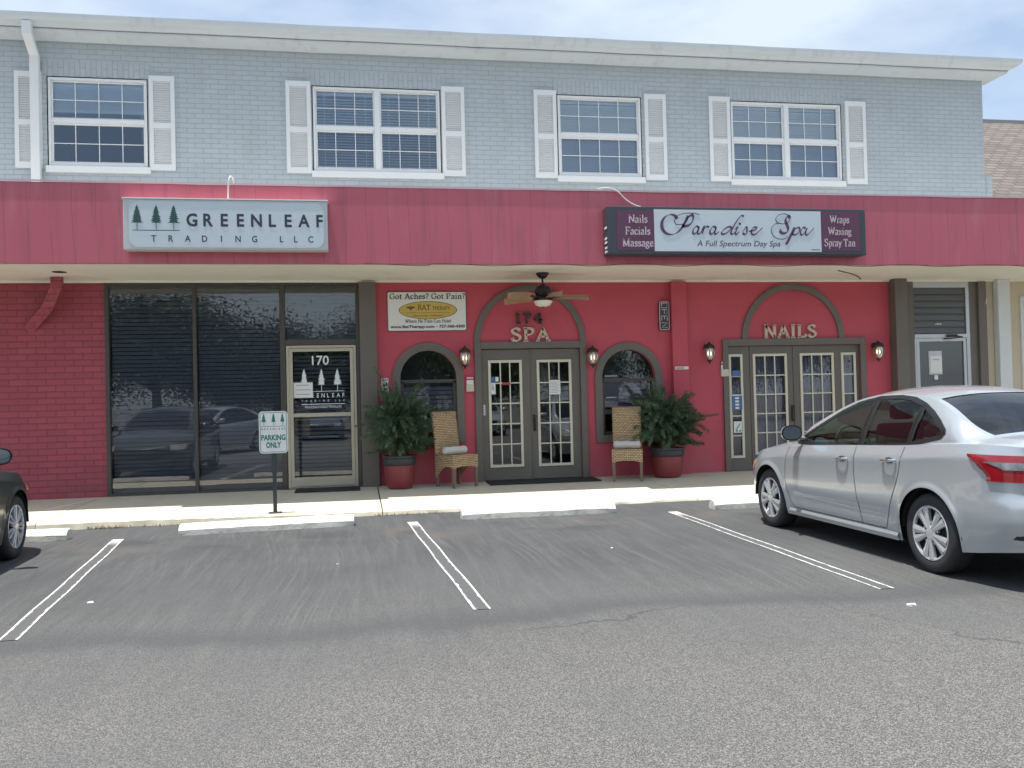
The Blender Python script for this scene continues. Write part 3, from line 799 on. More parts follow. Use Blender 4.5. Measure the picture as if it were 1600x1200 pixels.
C_ = lambda *p: ('c', p)
P_ = lambda *p: ('p', p)
T_ = lambda *p: ('t', p)     # serif ticks (x, y, half)
X_ = 0.64
SER = {
 'N': (.86, [P_((.14, 0), (.14, 1)), P_((.12, 1), (.72, 0)), P_((.72, 0), (.72, 1)), T_((.14, 0, .12), (.12, 1, .12), (.72, 1, .12))]),
 'F': (.68, [P_((.16, 0), (.16, 1)), P_((.16, .97), (.62, .97), (.62, .78)), P_((.16, .52), (.48, .52), (.48, .4)), T_((.16, 0, .14), (.1, 1, .1))]),
 'M': (1.0, [P_((.14, 0), (.14, 1)), P_((.14, 1), (.48, 0), (.82, 1)), P_((.82, 0), (.82, 1)), T_((.14, 0, .11), (.82, 0, .13), (.1, 1, .09), (.86, 1, .09))]),
 'W': (1.1, [P_((.08, 1), (.32, 0), (.54, .9), (.76, 0), (1.0, 1)), T_((.08, 1, .12), (1.0, 1, .1), (.54, 1, .1))]),
 'S': (.64, [C_((.52, .76), (.46, .93), (.3, .99), (.14, .92), (.1, .76), (.2, .6), (.4, .48), (.53, .32), (.5, .12), (.32, .01), (.14, .06), (.08, .25)), T_((.53, .8, .03), (.08, .2, .03))]),
 'T': (.72, [P_((.34, 0), (.34, 1)), P_((.04, .78), (.06, .97), (.62, .97), (.64, .78)), T_((.34, 0, .14))]),
 'G': (.82, [C_((.66, .74), (.58, .92), (.4, .99), (.18, .86), (.1, .5), (.18, .14), (.42, .01), (.6, .08), (.68, .2)), P_((.67, .05), (.67, .42)), T_((.66, .43, .13))]),
 'A': (.80, [P_((.08, 0), (.4, 1)), P_((.38, 1), (.7, 0)), P_((.2, .33), (.58, .33)), T_((.08, 0, .11), (.7, 0, .13))]),
 'P': (.70, [P_((.16, 0), (.16, 1)), C_((.16, .98), (.4, .98), (.56, .88), (.58, .74), (.5, .56), (.34, .48), (.16, .48)), T_((.16, 0, .14), (.1, 1, .08))]),
 'C': (.76, [C_((.64, .72), (.56, .92), (.4, .99), (.18, .86), (.1, .5), (.18, .14), (.42, .01), (.58, .08), (.66, .26)), T_((.64, .78, .03))]),
 'H': (.88, [P_((.16, 0), (.16, 1)), P_((.7, 0), (.7, 1)), P_((.16, .52), (.7, .52)), T_((.16, 0, .13), (.7, 0, .13), (.16, 1, .13), (.7, 1, .13))]),
 'B': (.72, [P_((.16, 0), (.16, 1)), C_((.16, .98), (.4, .98), (.54, .88), (.52, .64), (.38, .54), (.16, .53)), C_((.3, .53), (.52, .48), (.62, .3), (.52, .08), (.34, .02), (.16, .02)), T_((.12, 0, .1), (.12, 1, .1))]),
 'E': (.68, [P_((.16, 0), (.16, 1)), P_((.16, .97), (.58, .97), (.6, .8)), P_((.16, .52), (.46, .52)), P_((.16, .03), (.6, .03), (.62, .22)), T_((.12, 0, .1), (.12, 1, .1), (.46, .52, .03))]),
 'R': (.80, [P_((.16, 0), (.16, 1)), C_((.16, .98), (.4, .98), (.54, .86), (.54, .7), (.46, .56), (.32, .5), (.16, .5)), P_((.34, .5), (.68, 0)), T_((.16, 0, .13), (.12, 1, .1), (.72, 0, .08))]),
 'Y': (.74, [P_((.06, 1), (.36, .45)), P_((.66, 1), (.36, .45)), P_((.36, 0), (.36, .48)), T_((.06, 1, .11), (.66, 1, .1), (.36, 0, .13))]),
 'I': (.38, [P_((.18, 0), (.18, 1)), T_((.18, 0, .14), (.18, 1, .14))]),
 'L': (.66, [P_((.16, 0), (.16, 1)), P_((.16, .03), (.58, .03), (.6, .26)), T_((.12, 0, .1), (.16, 1, .14))]),
 '1': (.46, [P_((.24, 0), (.24, 1)), P_((.24, .98), (.1, .86)), T_((.24, 0, .16))]),
 '7': (.60, [P_((.06, .8), (.08, .97), (.54, .97)), C_((.52, .95), (.36, .6), (.26, .3), (.24, 0)), T_((.24, 0, .05))]),
 '4': (.64, [P_((.42, 0), (.42, 1)), P_((.42, 1), (.06, .32), (.6, .32)), T_((.42, 0, .14))]),
 'a': (.56, [C_((.1, .5), (.16, .61), (.28, .64), (.38, .58), (.4, .46), (.4, .12), (.46, .02), (.52, .06)), C_((.4, .38), (.2, .33), (.09, .2), (.12, .04), (.24, .0), (.4, .12))]),
 'i': (.34, [P_((.17, 0), (.17, .62)), T_((.17, 0, .12), (.12, .62, .06)), C_((.15, .86), (.17, .92), (.19, .86))]),
 'l': (.34, [P_((.17, 0), (.17, 1.02)), T_((.17, 0, .12), (.12, 1.02, .06))]),
 's': (.46, [C_((.36, .48), (.32, .6), (.2, .64), (.1, .56), (.12, .42), (.28, .32), (.38, .2), (.32, .04), (.18, .0), (.08, .16)), T_((.37, .5, .02), (.07, .14, .02))]),
 'c': (.50, [C_((.42, .48), (.36, .6), (.26, .64), (.12, .54), (.08, .32), (.14, .08), (.28, .0), (.4, .06), (.45, .18))]),
 'g': (.56, [C_((.24, .64), (.1, .56), (.08, .42), (.18, .28), (.32, .3), (.38, .44), (.34, .58), (.24, .64)), C_((.14, .28), (.1, .16), (.2, .1), (.38, .06), (.44, -.08), (.34, -.24), (.14, -.24), (.06, -.12), (.16, .06)), P_((.36, .58), (.52, .62))]),
 'e': (.52, [P_((.1, .36), (.42, .36)), C_((.42, .36), (.38, .56), (.25, .64), (.12, .54), (.08, .32), (.14, .08), (.28, .0), (.4, .06), (.45, .18))]),
 'r': (.46, [P_((.17, 0), (.17, .62)), C_((.17, .46), (.26, .6), (.36, .62), (.42, .56)), T_((.17, 0, .13), (.12, .62, .06))]),
 'p': (.60, [P_((.17, -.3), (.17, .62)), C_((.17, .5), (.28, .63), (.44, .58), (.52, .34), (.44, .06), (.3, 0), (.17, .1)), T_((.17, -.3, .12), (.12, .62, .06))]),
 'x': (.56, [P_((.1, .62), (.46, 0)), P_((.08, 0), (.46, .62)), T_((.1, .62, .09), (.46, .62, .08), (.08, 0, .08), (.46, 0, .1))]),
 'n': (.64, [P_((.17, 0), (.17, .62)), C_((.17, .46), (.3, .62), (.42, .62), (.48, .5), (.48, .3), (.48, 0)), T_((.17, 0, .12), (.48, 0, .12), (.12, .62, .06))]),
 'y': (.56, [P_((.08, .62), (.28, .06)), C_((.48, .62), (.3, .1), (.2, -.2), (.06, -.26)), T_((.08, .62, .1), (.48, .62, .08))]),
 'o': (.56, [C_((.28, .64), (.14, .56), (.08, .32), (.14, .08), (.28, 0), (.42, .08), (.48, .32), (.42, .56), (.28, .64))]),
 't': (.40, [C_((.18, .82), (.18, .4), (.18, .1), (.26, .0), (.36, .08)), P_((.06, .6), (.36, .6))]),
 'h': (.64, [P_((.17, 0), (.17, 1.0)), C_((.17, .46), (.3, .62), (.42, .62), (.48, .5), (.48, .3), (.48, 0)), T_((.17, 0, .12), (.48, 0, .12), (.12, 1.0, .06))]),
 'd': (.60, [P_((.44, 0), (.44, 1.0)), C_((.44, .5), (.32, .63), (.16, .58), (.08, .32), (.14, .06), (.28, 0), (.44, .12)), T_((.5, 0, .07), (.39, 1.0, .06))]),
 '?': (.46, [C_((.08, .78), (.12, .94), (.26, .99), (.38, .88), (.36, .68), (.24, .52), (.22, .28)), C_((.2, .02), (.22, .1), (.24, .02))]),
 '!': (.30, [P_((.15, .28), (.15, 1)), C_((.13, .02), (.15, .1), (.17, .02))]),
 ' ': (.34, []),
}
def serif_w(txt, track=0.0):
    return sum(SER[c][0] + track for c in txt)
def serif(mb, txt, x0, x1, z0, h, y, wt=0.15, thin=0.3, track=0.0, th=0.003):
    """own stroke serif, fitted so that the line spans x0..x1; cap height h"""
    k = (x1 - x0) / serif_w(txt, track)
    x = x0
    for ch in txt:
        for kind, pts in SER[ch][1]:
            if kind == 't':
                for tx, tz, hw in pts:
                    mb.stroke([(x + (tx - hw) * k, z0 + tz * h), (x + (tx + hw) * k, z0 + tz * h)], wt * h * 0.9, y, th, thin=thin)
            else:
                q = [(x + p[0] * k, z0 + p[1] * h) for p in pts]
                if kind == 'c':
                    q = [(v.x, v.y) for v in catmull([(a, b, 0) for a, b in q], 5)]
                mb.stroke(q if kind == 'c' else q, wt * h, y, th, thin=thin) if kind == 'c' else [mb.stroke([q[i], q[i + 1]], wt * h, y, th, thin=thin) for i in range(len(q) - 1)]
        x += (SER[ch][0] + track) * k

def pine(mb, x, z, h, y, seed=0, w=0.30, th=0.004):
    """little pine logo: ragged crown on a bare trunk"""
    rnd = random.Random(seed)
    zb = z + h * 0.30
    left, right = [], []
    n = 9
    for i in range(n):
        t = i / (n - 1)
        hw = h * w * 0.5 * (1 - t) ** 0.75 * (0.82 + 0.3 * rnd.random()) + h * 0.02
        zz = zb + (h - h * 0.30) * t
        left += [(x - hw, zz), (x - hw * 0.55, zz + h * 0.045)]
        right += [(x + hw * (0.85 + 0.3 * rnd.random()), zz), (x + hw * 0.55, zz + h * 0.045)]
    for i in range(len(left) - 1):
        a, b, c, d = left[i], right[i], right[i + 1], left[i + 1]
        mb.add([(a[0], y, a[1]), (b[0], y, b[1]), (c[0], y, c[1]), (d[0], y, d[1])], [(0, 1, 2, 3)])
    mb.add([(x - h * .012, y, z), (x + h * .012, y, z), (x + h * .012, y, zb), (x - h * .012, y, zb)], [(0, 1, 2, 3)])

# ------------------------------------------------------------------ ground
g = MB()
g.add([(-700, -700, 0), (700, -700, 0), (700, 700, 0), (-700, 700, 0)], [(0, 1, 2, 3)])
tag(g.build('parking_lot', M['asphalt']), 'dark patched asphalt of the parking lot', 'ground', kind='structure')

def kerb_z(x):
    pts = [(-40, .10), (-5, .095), (-3, .085), (0, .06), (2, .045), (5, .032), (40, .03)]
    for (a, za), (b, zb) in zip(pts, pts[1:]):
        if a <= x <= b: return za + (zb - za) * (x - a) / (b - a)
    return .05
def slab(name, xa, xb):
    mb = MB()
    rnd = random.Random(int(xa * 10))
    n = max(2, int((xb - xa) / 0.08))
    rows = []
    for i in range(n + 1):
        x = xa + (xb - xa) * i / n
        kz = kerb_z(x)
        j = rnd.uniform(-.012, .012)
        ej = .02 * math.sin(x * 1.7) + j
        rows.append([(x, 0.25, .12), (x, 0, .12), (x, -1.6, .12 - (.12 - kz) * .5), (x, -2.84 + ej, kz + .004), (x, -2.885 + ej, kz - .012 + j * .3), (x, -2.90 + ej + rnd.uniform(-.02, .01), -.02)])
    mb.grid(rows)
    mb.add([r for r in rows[0]], [(0, 1, 2, 3, 4, 5)]); mb.add([r for r in rows[-1]], [(5, 4, 3, 2, 1, 0)])
    tag(mb.build(name, M['concrete'], smooth=True, angle=30), None, None, kind='structure')
for xa, xb in ((-30, -8.4), (-8.385, -3.96), (-3.945, .30), (.318, 4.7), (4.712, 9.2), (9.215, 30)):
    slab('pavement', xa, xb)

# painted stall lines
def stripe(xa, ya, xb, yb, w=0.125):
    mb = MB()
    n = 24
    uv = []
    for i in range(n + 1):
        t = i / n
        x, y = xa + (xb - xa) * t, ya + (yb - ya) * t
        wob = .004 * math.sin(t * 17 + xa)
        mb.v += [Vector((x - w / 2 + wob, y, .004)), Vector((x + w / 2 + wob, y, .004))]
        uv += [(0, t), (1, t)]
    mb.f = [(2 * i, 2 * i + 2, 2 * i + 3, 2 * i + 1)[::-1] for i in range(n)]
    mb.uv = uv
    tag(mb.build('parking_line', M['stripe']), kind='structure')
stripe(-2.71, -3.98, -2.28, -8.47)
stripe(.645, -3.70, .857, -8.47)
stripe(3.955, -3.92, 3.895, -8.66)
stripe(-6.1, -4.0, -5.7, -8.6)
stripe(7.3, -3.9, 7.2, -8.6)
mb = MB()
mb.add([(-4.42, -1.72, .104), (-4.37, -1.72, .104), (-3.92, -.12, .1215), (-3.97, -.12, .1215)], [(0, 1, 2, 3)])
tag(mb.build('sun_sliver', M['ink_white']), kind='structure')  # white strip standing in for a sliver of sunlight on the shaded walkway

# wheel stops
def wheel_stop(xa, xb, y, label, dy=0):
    mb = MB()
    prof = [(0, 0), (.004, .066), (.055, .118), (.160, .128), (.215, .05), (.215, 0)]
    n = 14
    rnd = random.Random(int(xa * 7))
    rows = []
    for i in range(n + 1):
        t = i / n
        x = xa + (xb - xa) * t
        yy = y + dy * t
        e = .012 if i in (0, n) else 0
        rows.append([(x, yy + p[0] + rnd.uniform(-.003, .003) + (e if p[0] == 0 else -e if p[0] > .2 else 0), max(0.001, p[1] + (rnd.uniform(-.004, .003) - e * .6 if p[1] > 0.01 else 0))) for p in prof])
    mb.grid(rows)
    mb.add(rows[0], [tuple(range(6))[::-1]]); mb.add(rows[-1], [tuple(range(6))])
    o = mb.build('wheel_stop', M['concrete_stop'], smooth=True, angle=25)
    tag(o, label, 'wheel stop', 'concrete wheel stops')
wheel_stop(-5.35, -3.31, -3.86, 'cream concrete wheel stop in front of the dark car, at the far left', .02)
wheel_stop(-2.07, -.06, -3.93, 'cream concrete wheel stop in front of the green lettered parking sign', .14)
wheel_stop(1.27, 3.25, -3.72, 'cream concrete wheel stop in the empty stall facing the spa doors', -.05)
wheel_stop(4.53, 6.5, -3.92, 'cream concrete wheel stop under the nose of the silver car', 0)
# ------------------------------------------------------------------ the shop building
DC = 1.727
B = thing('commercial_building', 'two storey shop building, painted grey brick above and red below a red board canopy', 'building', (0, 0, .12))

WINS = [  # x0, x1 of frame, panes wide, top blind share, kind
    (-4.655, -3.155, 1, 'half'), (-.62, 1.50, 2, 'open'), (3.49, 5.012, 1, 'shut'), (6.65, 8.81, 2, 'shut')]
ZT, ZB = 6.715, 5.30
mb = MB()
holes = [(a + .02, b - .02, ZB - .02, ZT - .02) for a, b, *_ in WINS] + [(-9.3, -7.3, ZB, ZT - .02)]
wall_holes(mb, -14, 11.70, 4.3, 7.30, holes, 0, .22)
mb.add([(11.70, 0, 4.3), (11.70, 9, 4.3), (11.70, 9, 7.3), (11.70, 0, 7.3)], [(0, 1, 2, 3)])
mb.add([(-14, 9, 3.5), (11.70, 9, 3.5), (11.70, 9, 7.3), (-14, 9, 7.3)], [(3, 2, 1, 0)])
mb.build('upper_wall', M['brick_grey'], B)
mb = MB(); mb.box(11.702, 11.90, .02, .20, 4.65, 5.50); mb.build('corner_pier', M['brick_grey'], B, bevel=.05)
for a, b, *_ in WINS:
    MB().box(a - .06, b + .06, -.004, .006, ZT, ZT + .235).build('soldier_course', M['soldier_grey'], B)
# dark upper rooms
mb = MB()
mb.add([(-13.9, 3.4, 4.4), (11.6, 3.4, 4.4), (11.6, 3.4, 7.2), (-13.9, 3.4, 7.2)], [(0, 1, 2, 3)])
mb.add([(-13.9, .25, 4.45), (11.6, .25, 4.45), (11.6, 3.4, 4.45), (-13.9, 3.4, 4.45)], [(0, 1, 2, 3)])
for x in (-13.9, -6.2, -1.9, 2.5, 5.8, 9.4, 11.6):
    mb.add([(x, .25, 4.4), (x, 3.4, 4.4), (x, 3.4, 7.2), (x, .25, 7.2)], [(0, 1, 2, 3)])
mb.add([(-13.9, .25, 7.15), (11.6, .25, 7.15), (11.6, 3.4, 7.15), (-13.9, 3.4, 7.15)], [(3, 2, 1, 0)])
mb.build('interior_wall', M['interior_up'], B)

def slats(mb, x0, x1, z0, z1, y, pitch, wid, ang):
    n = int((z1 - z0) / pitch)
    c, s = math.cos(ang) * wid / 2, math.sin(ang) * wid / 2
    rnd = random.Random(int(x0 * 100))
    for i in range(n):
        z = z0 + (i + .5) * pitch + rnd.uniform(-.002, .002)
        mb.add([(x0, y - c, z - s), (x1, y - c, z - s), (x1, y + c, z + s), (x0, y + c, z + s)], [(0, 1, 2, 3)])

def window(x0, x1, units, mode):
    f = MB()
    t = .055
    frame(f, x0, x1, ZB, ZT, t, .0, .10)
    us = [(x0 + t, x1 - t)]
    if units == 2:
        xm = (x0 + x1) / 2
        f.box(xm - .045, xm + .045, -.004, .10, ZB + t, ZT - t)
        us = [(x0 + t, xm - .045), (xm + .045, x1 - t)]
    zm = (ZB + ZT) / 2 + .015
    for a, b in us:
        f.box(a, b, .012, .10, zm - .035, zm + .035)
        frame(f, a, b, ZB + t, zm - .035, .028, .03, .09)
        frame(f, a, b, zm + .035, ZT - t, .022, .04, .09)
    w = f.build('window', M['white_paint'], B, bevel=.004)
    for a, b in us:
        for (c, d, gm, yy) in ((ZB + t + .028, zm - .063, 'glass_low', .058), (zm + .057, ZT - t - .022, 'glass_up', .066)):
            MB().add([(a + .02, yy, c), (b - .02, yy, c), (b - .02, yy, d), (a + .02, yy, d)], [(0, 1, 2, 3)]).build('glass_pane', M[gm], w)
            gr = MB()
            nc = 4 if units == 1 else 3
            for k in range(1, nc):
                x = a + (b - a) * k / nc
                gr.box(x - .006, x + .006, yy - .012, yy - .003, c, d)
            z = (c + d) / 2
            last = a + .02
            for k in range(1, nc + 1):
                x = a + (b - a) * k / nc
                gr.box(last, (x - .006) if k < nc else b - .02, yy - .012, yy - .003, z - .006, z + .006)
                last = x + .006
            gr.build('grille', M['white_paint'], w)
        bl = MB()
        if mode == 'half':
            slats(bl, a, b, zm + .20, ZT - t - .07, .12, .026, .050, R(62))
            bl.box(a, b, .11, .15, zm + .155, zm + .20)
            bl.tube([(b - .07, .12, ZT - .1), (b - .07, .12, ZB + .5)], .006, 5)
        elif mode == 'open':
            slats(bl, a, b, ZB + t, ZT - t - .07, .125, .046, .055, R(42))
            for q in (.15, .85):
                bl.box(a + (b - a) * q - .006, a + (b - a) * q + .006, .108, .112, ZB + t, ZT - .1)
        else:
            slats(bl, a, b, ZB + t + .03, ZT - t - .06, .12, .041, .052, R(66))
        bl.box(a, b, .11, .16, ZT - t - .07, ZT - t - .005)
        bl.build('blind', M['blind_white'], w)
    MB().box(x0 - .015, x1 + .03, -.055, .06, ZB - .105, ZB - .001).build('sill', M['white_paint'], w, bevel=.006)
for a, b, u, md in WINS:
    window(a, b, u, md)

def shutter(x0, x1, z0=5.255, z1=6.765):
    s = MB()
    t = .062
    s.box(x0, x0 + t, -.038, -.004, z0, z1); s.box(x1 - t, x1, -.038, -.004, z0, z1)
    zm = z0 + (z1 - z0) * .475
    for c, d in ((z0, z0 + .10), (zm - .045, zm + .045), (z1 - .085, z1)):
        s.box(x0 + t, x1 - t, -.036, -.004, c, d)
    s.box(x0 + t, x1 - t, -.010, -.005, z0 + .1, z1 - .085)
    for c, d in ((z0 + .1, zm - .045), (zm + .045, z1 - .085)):
        n = int((d - c) / .036)
        for i in range(n):
            z = c + (i + .5) * (d - c) / n
            s.add([(x0 + t, -.034, z - .011), (x1 - t, -.034, z - .011), (x1 - t, -.018, z + .014), (x0 + t, -.018, z + .014)], [(0, 1, 2, 3)])
    s.build('shutter', M['white_paint'], B)
for a, b in ((-5.11, -4.72), (-3.135, -2.75), (-1.03, -.635), (1.51, 1.895), (3.09, 3.482), (5.06, 5.45), (6.25, 6.643), (8.87, 9.275)):
    shutter(a, b)

# eave: sloped soffit, bed board and gutter
def sweep(mb, prof, xa, xb):
    """profile of (out, z) run along the front and mitred down the right side"""
    rows = []
    rows.append([(xa, -o, z) for o, z in prof])
    n = 40
    for i in range(1, n):
        x = xa + (xb - xa) * i / n
        j = .003 * math.sin(x * 2.3) + .002 * math.sin(x * 5.1)
        rows.append([(x, -o, z + j) for o, z in prof])
    rows.append([(xb + o, -o, z) for o, z in prof])
    rows.append([(xb + o, 9, z) for o, z in prof])
    mb.grid(rows)
ev = MB()
sweep(ev, [(0.001, 7.255), (.012, 7.25), (.30, 7.30), (.305, 7.36)], -14, 11.70)
ev.build('eave_soffit', M['gutter_white'], B, smooth=True, angle=25)
gj = MB(); sweep(gj, [(.3065, 7.3325), (.3085, 7.3325), (.3085, 7.3465), (.3065, 7.3465)], -14, 11.70); gj.build('gutter_shadow_line', M['shadow_strip'], B)  # thin dark strip added as the shadow line beneath the gutter
gt = MB()
sweep(gt, [(.28, 7.345), (.335, 7.345), (.385, 7.385), (.44, 7.40), (.475, 7.44), (.485, 7.505), (.475, 7.507), (.46, 7.46), (.3, 7.46)], -14, 11.70)
gt.build('gutter', M['gutter_white'], B, smooth=True, angle=25)
MB().add([(-14, -.3, 7.462), (12.0, -.3, 7.462), (12.0, 9, 7.52), (-14, 9, 7.52)], [(0, 1, 2, 3)]).build('flat_roof', M['roof_felt'], B)
v = MB()
v.lathe([(.0, 8.06), (.30, 8.06), (.37, 7.99), (.37, 7.90), (.24, 7.90), (.24, 7.50)], (9.62, 1.2, 0), 20)
v.build('roof_vent', M['gutter_white'], B, smooth=True, angle=30)

def boxtube(mb, pts, wx, wy):
    """rectangular pipe through points (in a YZ/XZ plane)"""
    ring = []
    for i, p in enumerate(pts):
        p = Vector(p)
        a = Vector(pts[max(0, i - 1)]); c = Vector(pts[min(len(pts) - 1, i + 1)])
        d = (c - a).normalized()
        u = Vector((1, 0, 0)); u = (u - d * u.dot(d)).normalized(); w = d.cross(u)
        ring.append([p + u * wx + w * wy, p - u * wx + w * wy, p - u * wx - w * wy, p + u * wx - w * wy])
    vs = [q for r in ring for q in r]; fs = []
    for i in range(len(ring) - 1):
        for k in range(4):
            fs.append((4 * i + k, 4 * i + (k + 1) % 4, 4 * i + 4 + (k + 1) % 4, 4 * i + 4 + k))
    fs += [(3, 2, 1, 0), tuple(range(len(vs) - 4, len(vs)))]
    mb.add(vs, fs)
d = MB()
boxtube(d, [(-4.79, -.40, 7.39), (-4.79, -.40, 7.22), (-4.79, -.09, 6.98), (-4.79, -.09, 4.60)], .066, .05)
d.build('downspout', M['white_paint'], B, bevel=.006)

# canopy
c = MB()
c.prism([(-14, -DC, 3.515), (-14, -DC, 4.635), (-14, -DC + .06, 4.640), (-14, -DC + .06, 3.515)], (34, 0, 0))
c.build('canopy_fascia', M['fascia'], B)
c = MB()
n = 60
rows = []
for i in range(n + 1):
    x = -14 + 34 * i / n
    j = .006 * math.sin(x * 1.1) + .004 * math.sin(x * 3.7)
    rows.append([(x, -DC - .012, 4.634 + j), (x, -DC - .012, 4.658 + j), (x, -DC + .05, 4.662 + j), (x, -DC + .05, 4.66)])
c.grid(rows)
c.build('canopy_flashing', M['cable_pink'], B)
MB().box(-14, 20, -DC + .061, -.001, 3.507, 3.62).build('canopy_soffit', M['soffit'], B)
MB().add([(-14, -DC + .05, 4.60), (20, -DC + .05, 4.60), (20, 0, 4.64), (-14, 0, 4.64)], [(0, 1, 2, 3)]).build('canopy_deck', M['roof_felt'], B)
MB().box(-14, 20, -.03, -.001, 3.47, 3.506).build('soffit_trim', M['soffit'], B)
MB().lathe([(.0, 3.503), (.10, 3.503), (.10, 3.507)], (-4.22, -.95, 0), 20).build('soffit_vent', M['ink_black'], B)

# ground floor: red brick bay
mb = MB(); wall_holes(mb, -14, -3.86, .08, 3.47, [], 0, .2); mb.add([(-3.86, 0, .08), (-3.86, .2, .08), (-3.86, .2, 3.47), (-3.86, 0, 3.47)], [(0, 1, 2, 3)])
mb.build('brick_wall', M['brick_red'], B)
d = MB()
boxtube(d, [(-4.42, -.42, 3.505), (-4.42, -.41, 3.38), (-4.62, -.20, 3.08), (-4.98, .03, 2.76)], .08, .055)
d.build('downspout', M['brick_red'], B, bevel=.006)

# rooms behind the shop fronts
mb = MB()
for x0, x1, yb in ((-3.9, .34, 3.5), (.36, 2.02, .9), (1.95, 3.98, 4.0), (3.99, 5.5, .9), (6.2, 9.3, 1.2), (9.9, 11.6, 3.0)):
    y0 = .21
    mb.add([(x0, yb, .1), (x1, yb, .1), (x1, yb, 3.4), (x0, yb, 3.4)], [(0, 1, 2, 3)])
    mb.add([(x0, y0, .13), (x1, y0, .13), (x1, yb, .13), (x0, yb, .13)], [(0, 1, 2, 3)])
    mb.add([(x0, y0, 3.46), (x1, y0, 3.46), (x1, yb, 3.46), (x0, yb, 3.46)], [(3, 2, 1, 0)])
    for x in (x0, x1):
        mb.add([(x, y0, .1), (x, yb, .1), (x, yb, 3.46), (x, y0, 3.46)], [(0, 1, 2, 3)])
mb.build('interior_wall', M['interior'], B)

# dark storefront glazing
f = MB()
f.box(-3.86, -1.12, -.02, .08, .10, .155)
f.box(-3.86, .07, -.02, .08, 3.42, 3.47)
f.box(-3.86, -3.80, -.02, .08, .155, 3.42)
f.box(-2.545, -2.490, -.02, .08, .155, 3.42)
f.box(-1.20, -1.115, -.03, .08, .155, 3.42)
f.box(-1.115, .012, -.02, .08, 2.455, 2.545)
f.box(.012, .07, -.02, .08, .10, 3.42)
sf = f.build('storefront', M['bronze'], B, bevel=.004)
for a, b, c, d in ((-3.80, -2.545, .155, 3.42), (-2.49, -1.20, .155, 3.42), (-1.115, .012, 2.545, 3.42)):
    MB().add([(a, .03, c), (b, .03, c), (b, .03, d), (a, .03, d)], [(0, 1, 2, 3)]).build('glass_pane', M['glass_dark'], sf)
    bl = MB(); slats(bl, a + .01, b - .01, c, d - (.0 if d < 3 else .03), .12, .066, .066, R(62)); bl.build('blind', M['blind_dark'], sf)

def digits(mb, *a, **k): sans(mb, *a, **k)
# aluminium entry door 170
f = MB()
frame(f, -1.105, .006, .135, 2.445, .045, -.03, .06, tb=.02)
frame(f, -1.058, -.040, .16, 2.395, .052, -.045, .04, tb=.15, tt=.05)
f.box(-1.006, -.092, -.043, .04, 1.285, 1.345)
D = f.build('glass_door', M['tan_frame'], B, bevel=.004)
for c, d in ((.31, 1.285), (1.345, 2.345)):
    MB().add([(-1.006, .0, c), (-.092, .0, c), (-.092, .0, d), (-1.006, .0, d)], [(0, 1, 2, 3)]).build('glass_pane', M['glass_dark'], D)
bl = MB(); slats(bl, -1.0, -.1, .32, 2.34, .16, .066, .058, R(50)); bl.build('blind', M['blind_dark'], D)
hm = MB(); hm.tube(catmull([(-.93, .03, 1.27), (-.80, .09, 1.20), (-.62, .12, 1.17), (-.30, .12, 1.17), (-.2, .08, 1.22), (-.13, .03, 1.31)], 5), .014, 7)
hm.tube([(-.98, .05, 1.24), (-.13, .05, 1.24)], .016, 7); hm.build('push_bar', M['alu'], D)
t = MB(); sans(t, '170', -.70, -.43, 2.13, .145, -.004, .012); t.build('lettering', M['ink_white'], D)
t = MB()
for i, x in enumerate((-.83, -.555, -.30)): pine(t, x, 1.70, .345, -.004, i + 3, .36)
t.add([(-.89, -.004, 1.692), (-.19, -.004, 1.692), (-.19, -.004, 1.700), (-.89, -.004, 1.700)], [(0, 1, 2, 3)])
t.build('pine_emblem', M['ink_white'], D); t = MB()
sans_letters(t, 'GREENLEAF', [-.86 + i * .0815 for i in range(9)], .8, 1.595, .068, -.004, .012)
sans_letters(t, 'TRADING', [-.865 + i * .069 for i in range(7)], .9, 1.528, .032, -.004, .008)
sans_letters(t, 'LLC', [-.335 + i * .069 for i in range(3)], .9, 1.528, .032, -.004, .008)
t.add([(-.88, -.004, 1.484), (-.19, -.004, 1.484), (-.19, -.004, 1.494), (-.88, -.004, 1.494)], [(0, 1, 2, 3)])
t.build('lettering', M['ink_white'], D); t = MB()
sans(t, 'WHOLESALE FOREST PRODUCTS', -.83, -.24, 1.425, .034, -.004, .008)
t.build('lettering', M['ink_white'], D)
n = MB(); n.box(-1.0, -.695, -.012, -.005, 1.595, 1.845)
N2 = n.build('notice', M['paper'], D)
t = MB()
for i, wd in enumerate((.20, .23, .21)):
    z = 1.795 - i * .075
    for k in range(7):
        t.add([(-.955 + k * wd / 7, -.0135, z), (-.955 + (k + .75) * wd / 7, -.0135, z), (-.955 + (k + .75) * wd / 7, -.0135, z + .012), (-.955 + k * wd / 7, -.0135, z + .012)], [(0, 1, 2, 3)])
t.build('print', M['ink_grey'], D)

# brown pier beside the door
MB().box(.072, .352, -.10, .2, .09, 3.47).build('pier', M['brown'], B, bevel=.008)

